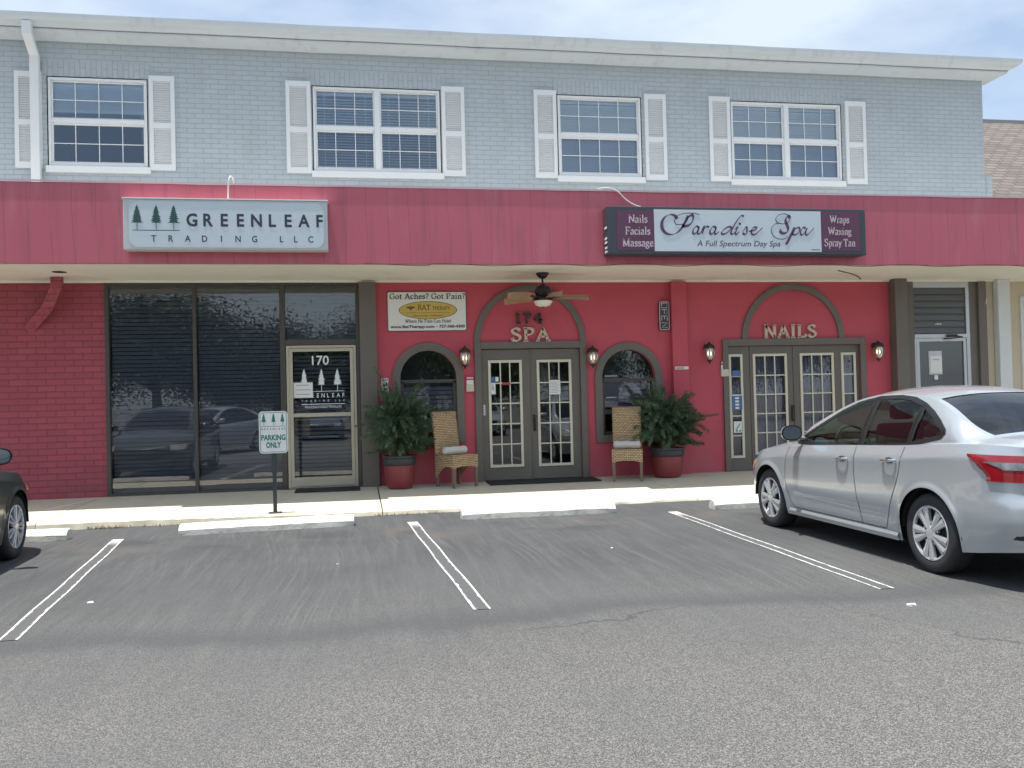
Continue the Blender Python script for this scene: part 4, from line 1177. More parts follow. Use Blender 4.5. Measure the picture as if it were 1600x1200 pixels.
# red stucco wall with door and window openings
SX0, SX1 = .354, 9.64
DL, DR, DT = 2.075, 3.79, 2.345                     # double door opening
AL = (.72, 1.655, .91, 2.335); AR = (4.165, 5.125, .83, 2.30)
NL, NR, NT = 6.46, 9.03, 2.335
mb = MB()
wall_holes(mb, SX0, SX1, .08, 3.47, [(DL, DR, .0801, DT), AL, AR, (NL, NR, .0801, NT)], 0, .2)
for (a, b, c, d) in (AL, AR):
    r = (b - a) / 2; xc = (a + b) / 2
    arc = ell(xc, d - r, r, r, 0, 90, 12)
    mb.prism([(b, .001, d)] + [(p[0], .001, p[1]) for p in arc[::-1]], (0, .15, 0))
    arc = ell(xc, d - r, r, r, 90, 180, 12)
    mb.prism([(a, .001, d)] + [(p[0], .001, p[1]) for p in arc[::-1]], (0, .15, 0))
mb.build('stucco_wall', M['stucco_red'], B)
MB().box(5.425, 5.705, -.115, -.001, .085, 3.47).build('red_pilaster', M['stucco_red'], B, bevel=.006)

def archtrim(xc, r0, r1, zs, z0, y0=-.035, y1=-.001, mat='brown', name='arch_moulding', foot=True):
    m = MB()
    n = 36
    rows = []
    for i in range(n + 1):
        a = math.pi * i / n
        ca, sa = math.cos(a), math.sin(a)
        rows.append([(xc + r * ca, y, zs + r * sa) for r, y in ((r0, y1), (r0, y0), (r0 + (r1 - r0) * .5, y0 - .012), (r1, y0), (r1, y1))])
    m.grid(rows)
    if foot:
        for s in (-1, 1):
            a, b = sorted((xc + s * r0, xc + s * r1))
            m.box(a, b, y0 - .006, y1, z0, zs)
    return m.build(name, M[mat], B, smooth=True, angle=30)
# arched windows
def arched(a, b, c, d, sill):
    r = (b - a) / 2; xc = (a + b) / 2; zs = d - r
    archtrim(xc, r - .002, r + .125, zs, c - .12)
    MB().box(xc - r - .121, xc + r + .121, -.042, -.001, c - .118, c).build('window_apron', M['brown'], B)
    f = MB()
    frame(f, a, b, c, zs - .05, .055, .03, .10, tb=.06, tt=.001)
    f.box(a, b, .03, .10, zs - .07, zs - .015)
    f.box(a + .055, b - .055, .03, .10, c + .36, c + .44)
    w = f.build('window', M['bronze'], B)
    pts = [(a + .02, c + .02), (b - .02, c + .02)] + ell(xc, zs, r - .004, r - .004, 0, 180, 20)
    MB().add([(p[0], .07, p[1]) for p in pts], [tuple(range(len(pts)))]).build('glass_pane', M['glass_dark'], w)
    bl = MB(); slats(bl, a + .05, b - .05, c + .46, zs - .08, .10, .074, .070, R(58)); bl.build('blind', M['blind_mauve'], w)
    return w
w1 = arched(*AL, 0)
MB().box(.80, 1.60, .12, .13, .98, 1.22).build('window_blind', M['blind_white'], w1)
w2 = arched(*AR, 0)
p = MB(); p.box(4.225, 4.475, .052, .058, 1.46, 1.87); po = p.build('poster', M['ink'], w2)
t = MB()
for k in range(9):
    t.box(4.245 + k * .024, 4.263 + k * .024, .049, .0515, 1.845, 1.856); t.box(4.255 + k * .021, 4.270 + k * .021, .049, .0515, 1.472, 1.487)
t.build('print', M['ink_white'], w2)

# spa double doors under the big arch
archtrim(2.928, .86, .965, 2.46, 2.345)
f = MB()
f.box(1.962, 2.074, -.047, -.001, .12, 2.46); f.box(3.785, 3.893, -.047, -.001, .12, 2.46)
f.box(2.074, 3.785, -.047, -.001, 2.345, 2.46)
f.build('door_casing', M['brown'], B, bevel=.006)

def french_door(x0, x1, z0, z1, lx0, lx1, lz0, lz1, cols, rows, y=.02, curtain=False, depth=.05):
    """leaf with a cream framed light divided by glazing bars"""
    m = MB()
    wall_holes(m, x0, x1, z0, z1, [(lx0 + .02, lx1 - .02, lz0 + .02, lz1 - .02)], y, depth)
    m.add([(x0, y, z0), (x0, y + depth, z0), (x0, y + depth, z1), (x0, y, z1)], [(0, 1, 2, 3)])
    m.add([(x1, y, z0), (x1, y, z1), (x1, y + depth, z1), (x1, y + depth, z0)], [(0, 1, 2, 3)])
    dr = m.build('door', M['brown'], B)
    f = MB()
    frame(f, lx0, lx1, lz0, lz1, .045, y - .022, y + .004)
    f.build('door_light_frame', M['cream_trim'], dr, bevel=.005)
    gx0, gx1, gz0, gz1 = lx0 + .045, lx1 - .045, lz0 + .045, lz1 - .045
    bars = MB()
    for k in range(1, cols):
        x = gx0 + (gx1 - gx0) * k / cols
        bars.box(x - .010, x + .010, y - .012, y + .004, gz0, gz1)
    for k in range(1, rows):
        z = gz0 + (gz1 - gz0) * k / rows
        for q in range(cols):
            a = gx0 + (gx1 - gx0) * q / cols + (.010 if q else 0); b = gx0 + (gx1 - gx0) * (q + 1) / cols - (.010 if q < cols - 1 else 0)
            bars.box(a, b, y - .012, y + .004, z - .010, z + .010)
    bars.build('glazing_bars', M['cream_trim'], dr)
    MB().add([(gx0, y + .012, gz0), (gx1, y + .012, gz0), (gx1, y + .012, gz1), (gx0, y + .012, gz1)], [(0, 1, 2, 3)]).build('glass_pane', M['glass_dark'], dr)
    if curtain:
        n = 40
        rws = [[(gx0 - .02 + (gx1 - gx0 + .04) * i / n, y + .09 + .016 * math.sin(i * 1.35) + .006 * math.sin(i * 3.1), z) for i in range(n + 1)] for z in (gz0 - .03, gz1 + .03)]
        MB().grid(rws).build('curtain', M['curtain'], dr, smooth=True)
    return dr
d1 = french_door(2.080, 2.928, .135, 2.335, 2.195, 2.775, .345, 2.155, 3, 5)
d2 = french_door(2.940, 3.785, .135, 2.335, 3.030, 3.635, .340, 2.150, 3, 5)
MB().box(2.925, 2.943, .005, .018, .14, 2.335).build('astragal', M['brown'], d2)
h = MB(); h.box(2.955, 2.995, .008, .019, .95, 1.22)
h.tube(catmull([(2.975, .005, 1.12), (2.975, -.05, 1.10), (2.975, -.055, .98), (2.975, .005, .95)], 5), .012, 7)
h.lathe([(.0, -.05), (.028, -.045), (.03, -.02), (.015, .01)], (2.975, -.01, 1.19), 12, 'y')
h.build('handle', M['iron'], d2, smooth=True)
mb = MB(); mb.box(2.24, 2.36, -.012, -.005, 1.79, 1.875); mb.build('decal', M['blue_decal'], d1)
mb = MB(); mb.box(2.315, 2.365, -.014, -.0125, 1.795, 1.87); mb.box(2.24, 2.312, -.012, -.005, 1.58, 1.775); mb.build('decal', M['paper'], d1)
mb = MB(); q = catmull([(2.285, -.0135, 1.70), (2.262, -.0135, 1.695), (2.255, -.0135, 1.672), (2.272, -.0135, 1.658), (2.292, -.0135, 1.668)], 4); mb.tube(q, .004, 5)
mb.tube([(2.266, -.0135, 1.728), (2.270, -.0135, 1.700), (2.290, -.0135, 1.700)], .004, 5); mb.tube([(2.264, -.0135, 1.742), (2.266, -.0135, 1.750)], .006, 6)
mb.build('symbol', M['blue_decal'], d1)
mb = MB(); mb.box(3.235, 3.43, -.020, -.013, 1.555, 1.80); mb.build('notice', M['paper'], d2)
mb = MB()
for i in range(8):
    for k in range(6 - (i % 2)):
        mb.box(3.25 + k * .028, 3.272 + k * .028, -.0225, -.0205, 1.765 - i * .026, 1.772 - i * .026)
mb.build('print', M['ink_grey'], d2)
mb = MB()
for k in range(7): mb.box(2.10, 2.135, .012, .019, 1.23 + k * .026, 1.249 + k * .026)
mb.build('hours_tag', M['paper'], d1)
mb = MB(); mb.box(2.43, 2.57, -.002, .001, 1.735, 1.775); mb.build('decal', M['red_decal'], d1)

# nails double doors with sidelights
archtrim(7.735, .875, .985, 2.455, 2.345)
f = MB()
f.box(6.375, 6.475, -.047, -.001, .115, 2.455); f.box(9.02, 9.125, -.047, -.001, .115, 2.455)
f.box(6.475, 9.02, -.047, -.001, 2.335, 2.455)
f.build('door_casing', M['brown'], B, bevel=.006)
for a, b, la, lb in ((6.465, 6.90, 6.50, 6.765), (8.575, 9.025, 8.665, 8.955)):
    french_door(a, b, .13, 2.33, la, lb, .35, 2.19, 1, 5, y=.03, curtain=True)
d3 = french_door(6.905, 7.735, .13, 2.33, 6.955, 7.605, .40, 2.19, 3, 5, y=.02, curtain=True)
d4 = french_door(7.745, 8.57, .13, 2.33, 7.855, 8.515, .40, 2.19, 3, 5, y=.02, curtain=True)
mb = MB(); mb.box(7.725, 7.75, .005, .018, .14, 2.33); mb.build('astragal', M['brown'], d3)
mb = MB(); mb.box(6.56, 6.71, .002, .010, 1.80, 1.90); mb.box(6.54, 6.73, .002, .010, 1.20, 1.46); mb.build('decal', M['blue_decal'], d3)
mb = MB()
for k in range(4): mb.box(6.60, 6.67, -.001, .0015, 1.22 + k * .058, 1.255 + k * .058)
mb.box(6.545, 6.725, -.001, .0015, 1.455, 1.475); mb.box(6.56, 6.71, .002, .010, .80, 1.0); mb.build('notice', M['paper'], d3)
mb = MB(); mb.add([(6.59, .0, .85), (6.61, .0, .85), (6.69, .0, .96), (6.67, .0, .96)], [(0, 1, 2, 3)])
for x in (6.60, 6.66): mb.add([(x, .0, .82), (x + .03, .0, .82), (x + .03, .0, .845), (x, .0, .845)], [(0, 1, 2, 3)])
mb.build('print', M['ink_green'], d3)
mb = MB(); mb.box(7.665, 7.72, -.03, .012, .98, 1.26); mb.build('handle', M['iron'], d3, bevel=.01)

# brown pier, office entry, second brown jamb
MB().box(9.645, 9.885, -.20, .2, .09, 3.505).build('pier', M['brown'], B, bevel=.008)
MB().box(9.887, 10.13, -.02, .2, .09, 3.47).build('pier', M['brown'], B, bevel=.006)
f = MB()
f.box(10.132, 11.27, -.01, .07, 3.36, 3.47); f.box(10.132, 11.27, -.02, .07, 2.43, 2.50)
f.box(10.132, 10.165, -.01, .07, .13, 2.43); f.box(11.20, 11.27, -.015, .07, .13, 3.36)
of = f.build('entry_frame', M['alu'], B, bevel=.003)
lv = MB()
for i in range(7):
    z = 2.51 + i * .121
    lv.add([(10.135, .0, z), (11.19, .0, z), (11.19, .012, z + .03), (10.135, .012, z + .03), (11.19, .03, z + .121), (10.135, .03, z + .121)], [(0, 1, 2, 3), (3, 2, 4, 5)])
lv.build('louvre', M['louvre_grey'], of)
t = MB()
for k in range(5): t.box(10.57 + k * .026, 10.588 + k * .026, -.004, -.001, 2.672 + .006 * (k % 2), 2.69 + .008 * (k % 3))
t.build('faded_print', M['ink_white'], of)
f = MB(); frame(f, 10.17, 11.195, .14, 2.425, .06, -.005, .04, tb=.15)
od = f.build('glass_door', M['alu'], B, bevel=.003)
MB().add([(10.2, .02, .2), (11.15, .02, .2), (11.15, .02, 2.39), (10.2, .02, 2.39)], [(0, 1, 2, 3)]).build('glass_pane', M['glass_dark'], od)
MB().box(10.42, 10.69, .008, .018, 1.755, 2.19).build('notice_holder', M['curtain'], od)
MB().box(10.445, 10.68, .001, .007, 1.785, 2.10).build('notice', M['paper'], od)
MB().box(10.525, 10.60, .008, .018, 1.66, 1.74).build('decal', M['paper'], od)
t = MB()
for k in range(6): t.box(10.50 + k * .022, 10.517 + k * .022, -.002, .0, 2.02, 2.035)
t.build('print', M['ink_grey'], od)
h = MB(); h.box(10.78, 10.98, -.06, -.021, 2.44, 2.49); h.tube([(10.95, -.05, 2.46), (11.02, -.14, 2.43), (10.85, -.12, 2.415), (10.72, -.03, 2.41)], .012, 6); h.build('door_closer', M['iron'], od)
mb = MB(); wall_holes(mb, 11.272, 11.645, .09, 3.47, [], -.001, .2); mb.build('pier', M['brown'], B)
MB().box(11.44, 11.60, -.06, -.002, .09, 3.47).build('pier_moulding', M['brown'], B, bevel=.01)

# ------------------------------------------------------------------ neighbour under the same canopy
NB = thing('neighbouring_building', 'beige stucco neighbour with a brown shingle roof, past the right end of the grey brick', 'building', (14, 0, .1))
mb = MB(); wall_holes(mb, 11.66, 24, .08, 3.505, [(12.40, 14.1, .8, 3.15)], .03, .2); mb.build('wall', M['beige_wall'], NB)
mb = MB(); frame(mb, 12.36, 14.14, .76, 3.19, .07, -.01, .12); w = mb.build('window', M['column_white'], NB, bevel=.004)
MB().add([(12.42, .08, .8), (14.1, .08, .8), (14.1, .08, 3.15), (12.42, .08, 3.15)], [(0, 1, 2, 3)]).build('glass_pane', M['glass_low'], w)
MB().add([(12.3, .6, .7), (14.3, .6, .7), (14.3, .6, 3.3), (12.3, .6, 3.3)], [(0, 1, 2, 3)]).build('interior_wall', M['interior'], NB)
MB().box(11.80, 12.055, -.12, .02, .09, 3.505).build('column', M['column_white'], NB, bevel=.012)
mb = MB()
sl = math.atan2(8.50 - 4.66, 6.0 - .25); ln = math.hypot(8.50 - 4.66, 5.75)
mb.add([(11.72, .25, 4.66), (24, .25, 4.66), (24, 6.0, 8.50), (11.72, 6.0, 8.50)], [(0, 1, 2, 3)])
o = mb.build('shingle_roof', M['shingle'], NB)
MB().box(11.72, 24, 5.95, 6.12, 8.47, 8.56).build('ridge', M['ink_grey'], NB)
MB().add([(11.72, .0, 4.63), (24, .0, 4.63), (24, .3, 4.68), (11.72, .3, 4.68)], [(0, 1, 2, 3)]).build('flashing', M['roof_felt'], NB)
mb = MB(); mb.tube(catmull([(11.62, -.03, 3.16), (11.60, -.06, 3.10), (11.58, -.05, 3.02), (11.60, -.04, 2.95)], 4), .008, 5)
tag(mb.build('wire_stub', M['cable_white']), 'white stub of wire on the brown jamb at the right end of the shops', 'wire')

# ------------------------------------------------------------------ signs
YF = -DC
S = thing('shop_sign', 'pale grey box sign with three pines and black spaced letters, on the red canopy', 'sign', (-1.73, YF, 3.67))
m = MB(); m.box(-3.10, -.352, YF - .20, YF - .003, 3.675, 4.375); m.build('sign_cabinet', M['sign_grey'], S, bevel=.012)
m = MB(); m.box(-3.11, -.342, YF - .215, YF + .0, 4.376, 4.392); m.build('sign_cap', M['white_paint'], S)
pts = rrect(-3.02, -.40, 3.705, 4.34, .13)
m = MB(); m.polyXZ(pts, YF - .208, YF - .2005); m.build('sign_face', M['sign_face'], S)
yl = YF - .2115
m = MB()
for i, x in enumerate((-2.915, -2.665, -2.435)): pine(m, x, 3.945, .33, yl, i, .44)
m.add([(-2.97, yl, 3.935), (-2.36, yl, 3.935), (-2.36, yl, 3.945), (-2.97, yl, 3.945)], [(0, 1, 2, 3)])
m.build('pine_emblem', M['ink_pine'], S)
m = MB(); xs = [-2.195 + (-.462 + 2.195) * i / 8 for i in range(9)]
sans_letters(m, 'GREENLEAF', xs, .88, 4.005, .168, yl, .028)
m.build('lettering', M['ink'], S); m = MB()
sans_letters(m, 'TRADING', [-2.70 + i * .2235 for i in range(7)], .88, 3.785, .085, yl, .016)
sans_letters(m, 'LLC', [-.99, -.795, -.59], .88, 3.785, .085, yl, .016)
m.build('lettering', M['ink'], S)

S = thing('shop_sign', 'long charcoal box sign with plum ends and a white script panel, on the red canopy', 'sign', (5.87, YF, 3.63))
yb = YF - .26
m = MB(); m.box(3.76, 7.985, yb, YF - .003, 3.628, 4.355); m.build('sign_cabinet', M['sign_black'], S, bevel=.014)
m = MB(); m.box(3.90, 4.482, yb - .006, yb - .0005, 3.69, 4.29); m.build('side_panel', M['plum'], S)
m = MB(); m.box(7.222, 7.88, yb - .006, yb - .0005, 3.69, 4.31); m.build('side_panel', M['plum'], S)
m = MB(); m.box(4.489, 7.216, yb - .006, yb - .0005, 3.675, 4.31); m.build('white_panel', M['sign_face'], S)
m = MB(); 
for z in (3.66, 3.72, 3.80, 3.86, 4.02): m.box(3.752, 3.7595, yb + .03, yb + .15, z, z + .03)
m.build('peeling_label', M['ink_white'], S)
yl = yb - .0105
m = MB()
for tx, x0, x1, z in (('Nails', 4.085, 4.385, 4.105), ('Facials', 4.03, 4.425, 3.925), ('Massage', 3.985, 4.47, 3.745)):
    m = MB(); serif(m, tx, x0, x1, z, .115, yl, .155, .32); m.build('lettering', M['ink_pink'], S)
for tx, x0, x1, z in (('Wraps', 7.37, 7.70, 4.13), ('Waxing', 7.335, 7.735, 3.945), ('Spray Tan', 7.265, 7.795, 3.765)):
    m = MB(); serif(m, tx, x0, x1, z, .115, yl, .14, .32); m.build('lettering', M['ink_pink'], S)
# script traced as pen strokes
def sx(p): return (4.489 + (p[0] - 335) * (7.216 - 4.489) / (1277 - 335), 3.675 + (303 - p[1]) * (4.31 - 3.675) / (303 - 70))
def pen(mb, pts, w, thin=.18, nib=50, sm=True):
    q = [sx(p) for p in pts]
    if sm: q = [(v.x, v.y) for v in catmull([(a, b, 0) for a, b in q], 7)]
    mb.stroke(q, w, yl, .003, nib=R(nib), thin=thin)
m = MB()
pen(m, [(522, 104), (508, 135), (486, 172), (458, 200), (425, 210), (396, 201), (378, 175), (378, 140), (396, 112), (424, 99), (448, 104), (462, 122)], .052, .14, 20)
pen(m, [(586, 96), (545, 89), (498, 92), (462, 106), (446, 130), (456, 152), (486, 152), (512, 130)], .012, .6)
pen(m, [(512, 128), (528, 108), (545, 100), (551, 115), (543, 140), (524, 157), (502, 163), (486, 160)], .050, .2, 60)
def aletter(x, z=0):
    pen(m, [(x + 34, 168), (x + 22, 163), (x + 8, 176), (x + 1, 195), (x + 6, 205), (x + 18, 200), (x + 32, 180), (x + 38, 166)], .036, .25, 50)
    pen(m, [(x + 38, 165), (x + 30, 188), (x + 28, 202), (x + 36, 205), (x + 52, 192)], .036, .25, 50)
aletter(545); aletter(640)
pen(m, [(764, 170), (750, 163), (724, 176), (706, 196), (713, 206), (734, 199), (756, 180), (768, 164)], .036, .25, 50)
pen(m, [(594, 190), (606, 166), (610, 164), (598, 206)], .034, .25, 50)
pen(m, [(600, 192), (616, 168), (630, 163), (636, 170)], .034, .3, 50)
pen(m, [(834, 104), (822, 100), (806, 114), (784, 146), (764, 182), (759, 200), (768, 205), (784, 192)], .036, .3, 40)
pen(m, [(782, 178), (796, 164), (788, 188), (784, 202), (792, 205), (808, 190)], .036, .25, 50)
pen(m, [(806, 142), (812, 147), (806, 150)], .03, .8)
pen(m, [(826, 190), (846, 164), (850, 180), (848, 198), (836, 206), (824, 198)], .036, .25, 50)
pen(m, [(862, 188), (884, 184), (904, 174), (900, 164), (884, 170), (874, 190), (880, 205), (900, 203), (938, 168)], .034, .25, 50)
m.build('lettering', M['ink_plum'], S); m = MB()
# S p a
pen(m, [(1098, 112), (1092, 100), (1082, 104), (1072, 124), (1080, 150), (1086, 172), (1076, 192), (1056, 198), (1040, 188), (1044, 174)], .050, .25, 50)
pen(m, [(1098, 112), (1086, 136), (1056, 144), (1026, 136), (1016, 116), (1034, 94), (1066, 86), (1092, 96)], .012, .6)
pen(m, [(1044, 140), (1010, 146), (990, 172), (994, 204), (1022, 228), (1060, 230), (1084, 216)], .012, .6)
pen(m, [(1124, 164), (1102, 206), (1082, 244), (1070, 262)], .046, .5, 10)
pen(m, [(1108, 198), (1128, 172), (1148, 164), (1152, 178), (1140, 198), (1122, 206), (1108, 200)], .034, .25, 50)
pen(m, [(1186, 168), (1174, 163), (1162, 176), (1156, 195), (1162, 206), (1174, 200), (1190, 178), (1196, 166)], .036, .25, 50)
pen(m, [(1196, 165), (1186, 190), (1188, 205), (1200, 203), (1236, 166)], .034, .25, 50)
m.build('lettering', M['ink_plum'], S); m = MB()
sans(m, 'A Full Spectrum Day Spa', 5.16, 6.52, 3.755, .085, yl, .006, .22)
for k in range(7): m.box(7.05 + k * .02, 7.063 + k * .02, yl, yl + .003, 3.70, 3.715)
m.build('lettering', M['ink_plum'], S)

S = thing('wall_sign', 'white rectangular sign with a gold oval and black lettering, high on the red wall', 'sign', (1.19, 0, 2.67))
m = MB(); m.polyXZ(rrect(.535, 1.845, 2.66, 3.315, .03), -.022, -.008); m.build('sign_border', M['ink_black'], S)
m = MB(); m.polyXZ(rrect(.543, 1.837, 2.668, 3.307, .026), -.026, -.0225); m.build('sign_face', M['sign_white'], S)
m = MB(); m.polyXZ(ell(1.205, 3.005, .485, .150, n=48)[:-1], -.029, -.0265); m.build('oval_border', M['ink_brown'], S)
m = MB(); m.polyXZ(ell(1.205, 3.005, .472, .140, n=48)[:-1], -.032, -.0295); m.build('oval_panel', M['gold'], S)
m = MB()
serif(m, 'Got Aches? Got Pain?', .57, 1.83, 3.195, .088, -.030, .19, .35)
m.build('lettering', M['ink_black'], S); m = MB()
serif(m, 'Where No Pain Can Hide!', .82, 1.59, 2.80, .052, -.030, .15, .4)
m.build('lettering', M['ink_black'], S); m = MB()
sans(m, 'www.BatTherapy.com', .58, 1.305, 2.712, .044, -.030, .03)
sans(m, '727-360-4300', 1.385, 1.815, 2.712, .046, -.030, .03)
m.add([(p[0], -.030, p[1]) for p in ell(1.345, 2.733, .008, .008, n=10)[:-1]], [tuple(range(10))])
m.build('lettering', M['ink_black'], S)
m = MB()
serif(m, 'BAT', 1.03, 1.25, 3.01, .085, -.034, .18, .4); serif(m, 'THERAPY', 1.28, 1.575, 3.01, .055, -.034, .16, .5)
sans(m, 'MASSAGE THERAPY', .96, 1.47, 2.90, .026, -.034, .01)
m.add([(.84, -.034, 3.055), (.875, -.034, 3.07), (.905, -.034, 3.06), (.92, -.034, 3.085), (.935, -.034, 3.06), (.965, -.034, 3.07), (1.0, -.034, 3.052), (.965, -.034, 3.035), (.945, -.034, 3.03), (.92, -.034, 3.0), (.895, -.034, 3.03), (.87, -.034, 3.035)], [tuple(range(12))])
m.build('emblem', M['ink_brown'], S)
m = MB()
for k in range(22): m.box(.85 + k * .033, .868 + k * .033, -.0335, -.0325, 2.957, 2.968)
m.build('faded_print', M['ink_brown'], S)

def wall_letters(txt, x0, x1, z0, h, mat, label, wt, thin, name='wall_lettering'):
    S = thing(name, label, 'lettering', ((x0 + x1) / 2, 0, z0))
    k = (x1 - x0) / serif_w(txt, .08)
    x = x0
    for ch in txt:
        m = MB()
        serif(m, ch, x, x + SER[ch][0] * k, z0, h, -.045, wt, thin, th=.035)
        m.build('letter' if ch.isalpha() else 'numeral', M[mat], S)
        x += (SER[ch][0] + .08) * k
wall_letters('SPA', 2.59, 3.29, 2.472, .215, 'tan_letter', 'tan serif letters reading SPA over the double doors', .24, .42)
wall_letters('NAILS', 7.165, 8.20, 2.475, .215, 'tan_letter', 'tan serif letters reading NAILS over the right hand doors', .24, .42)
wall_letters('174', 2.66, 3.18, 2.775, .165, 'brown_letter', 'dark numerals 174 above the SPA letters', .30, .5)

S = thing('open_sign', 'unlit vertical neon OPEN sign on the red wall beside the red pilaster', 'sign', (5.31, 0, 2.62))
m = MB(); m.polyXZ(rrect(5.215, 5.405, 2.625, 3.13, .03), -.05, -.002); m.build('sign_box', M['sign_black'], S)
m = MB(); q = [(p[0], -.056, p[1]) for p in rrect(5.225, 5.395, 2.635, 3.12, .03)]; m.tube(q, .007, 6, closed=True)
m.build('border_tube', M['ink_pink'], S)
m = MB()
def rot(pts, zc):   # letters lie on their side, reading downwards
    return [(5.31 + p[1], -.058, zc - p[0]) for p in pts]
def tb(pts, zc): m.tube(rot(pts, zc), .007, 6)
for zc, strokes in ((3.055, [[(-.04, -.05), (-.04, .05), (.04, .05), (.04, -.05), (-.04, -.05)]]),
                    (2.945, [[(-.04, -.05), (-.04, .05), (.03, .05), (.03, .0), (-.04, .0)]]),
                    (2.835, [[(.04, -.05), (-.04, -.05), (-.04, .05), (.04, .05)], [(-.04, 0), (.02, 0)]]),
                    (2.715, [[(-.04, -.05), (-.04, .05), (.04, -.05), (.04, .05)]])):
    for st in strokes: tb(st, zc)
m.build('letter_tube', M['ink_pink'], S)

# wall plaque, boxes and leaflets
o = MB().box(5.455, 5.695, -.135, -.117, 1.935, 1.985).build('name_plaque', M['paper']); tag(o, 'small white plaque with a dark line of print on the red pilaster', 'plaque')
t = MB()
for k in range(8): t.box(5.475 + k * .018, 5.488 + k * .018, -.1375, -.1352, 1.95, 1.968)
WLOC[o.name] = Vector(o.location); t.build('print', M['ink_black'], o)
def leaflet_box(x0, x1, z0, z1, label):
    S = thing('leaflet_holder', label, 'leaflet holder', ((x0 + x1) / 2, 0, z0))
    m = MB(); m.box(x0, x1, -.05, -.002, z0, z0 + (z1 - z0) * .45); m.build('tray', M['paper_tan'], S, bevel=.004)
    m = MB(); m.box(x0 + .008, x1 - .008, -.03, -.012, z0 + (z1 - z0) * .452, z0 + (z1 - z0) * .74); m.build('leaflet', M['paper'], S)
    m = MB(); m.box(x0, x1, -.032, -.010, z0 + (z1 - z0) * .745, z1); m.build('header', M['red_decal'], S)
    m = MB()
    for k in range(4): m.box(x0 + .012 + k * (x1 - x0 - .02) / 4, x0 + .012 + (k + .7) * (x1 - x0 - .02) / 4, -.0345, -.0325, z1 - .045, z1 - .02)
    m.build('print', M['ink_white'], S)
leaflet_box(1.815, 1.945, 1.635, 1.895, 'red and white leaflet holder on the red wall left of the spa doors')
leaflet_box(6.335, 6.475, 1.80, 2.075, 'red and white leaflet holder at the left jamb of the nail salon doors')
S = thing('notice_card', 'small white card with dark pictures above the potted fern by the brown pier', 'notice', (.465, 0, 1.66))
m = MB(); m.box(.41, .525, -.012, -.002, 1.66, 1.885); m.build('card', M['paper'], S)
m = MB()
for k in range(4): m.box(.425 + k * .024, .442 + k * .024, -.0145, -.0125, 1.85, 1.868)
m.add([(p[0], -.0135, p[1]) for p in ell(.455, 1.765, .025, .028, n=12)[:-1]], [tuple(range(12))])
m.add([(p[0], -.0135, p[1]) for p in ell(.497, 1.79, .014, .035, n=12)[:-1]], [tuple(range(12))])
m.add([(p[0], -.0135, p[1]) for p in ell(.475, 1.71, .04, .015, n=12)[:-1]], [tuple(range(12))])
m.build('print', M['ink'], S)

# parking sign
S = thing('parking_sign', 'white and green PARKING ONLY sign on a black post at the kerb', 'sign', (-1.075, -2.74, .07))
xa, xb, za, zb, yp = -1.262, -.895, .862, 1.412, -2.79
m = MB(); m.box(-1.103, -1.055, -2.765, -2.717, .075, .68); m.build('post', M['black_metal'], S, bevel=.004)
m = MB(); m.box(-1.113, -1.045, -2.775, -2.707, .60, 1.30); m.build('post_sleeve', M['black_metal'], S, bevel=.004)
m = MB(); m.box(-1.165, -.995, -2.80, -2.68, .055, .088); m.build('base_plate', M['black_metal'], S, bevel=.004)
m = MB(); m.polyXZ(rrect(xa, xb, za, zb, .05), yp, yp + .004); m.build('plate', M['sign_white'], S)
m = MB(); o1 = rrect(xa + .014, xb - .014, za + .014, zb - .014, .042); o2 = rrect(xa + .020, xb - .020, za + .020, zb - .020, .037)
nn = len(o1); m.add([(p[0], yp - .0025, p[1]) for p in o1] + [(p[0], yp - .0025, p[1]) for p in o2], [(i, (i + 1) % nn, nn + (i + 1) % nn, nn + i) for i in range(nn)])
yl = yp - .0025
for i, x in enumerate((-1.20, -1.076, -.962)): pine(m, x, 1.228, .15, yl, i + 5, .40)
m.build('pine_emblem', M['ink_green'], S); m = MB()
sans(m, 'PARKING', -1.235, -.925, 1.035, .068, yl, .035); sans(m, 'ONLY', -1.175, -.985, .938, .068, yl, .035)
m.build('lettering', M['ink_green'], S)
m = MB(); m.add([(-1.235, yl, 1.212), (-.925, yl, 1.212), (-.925, yl, 1.217), (-1.235, yl, 1.217)], [(0, 1, 2, 3)])
sans_letters(m, 'GREENLEAF', [-1.222 + i * .0365 for i in range(9)], .9, 1.168, .026, yl, .012)
m.build('lettering', M['ink_plum'], S)
m = MB(); sans_letters(m, 'TRADING', [-1.222 + i * .031 for i in range(7)], .9, 1.130, .016, yl, .0); sans_letters(m, 'LLC', [-.985, -.955, -.925], .9, 1.130, .016, yl, .0)
m.build('lettering', M['ink_pink'], S)
m = MB(); m.lathe([(0, -.006), (.008, -.005), (.009, 0)], (-1.078, yp, .885), 10, 'y'); m.lathe([(0, -.006), (.008, -.005), (.009, 0)], (-1.078, yp, 1.395), 10, 'y'); m.build('bolt', M['alu'], S)

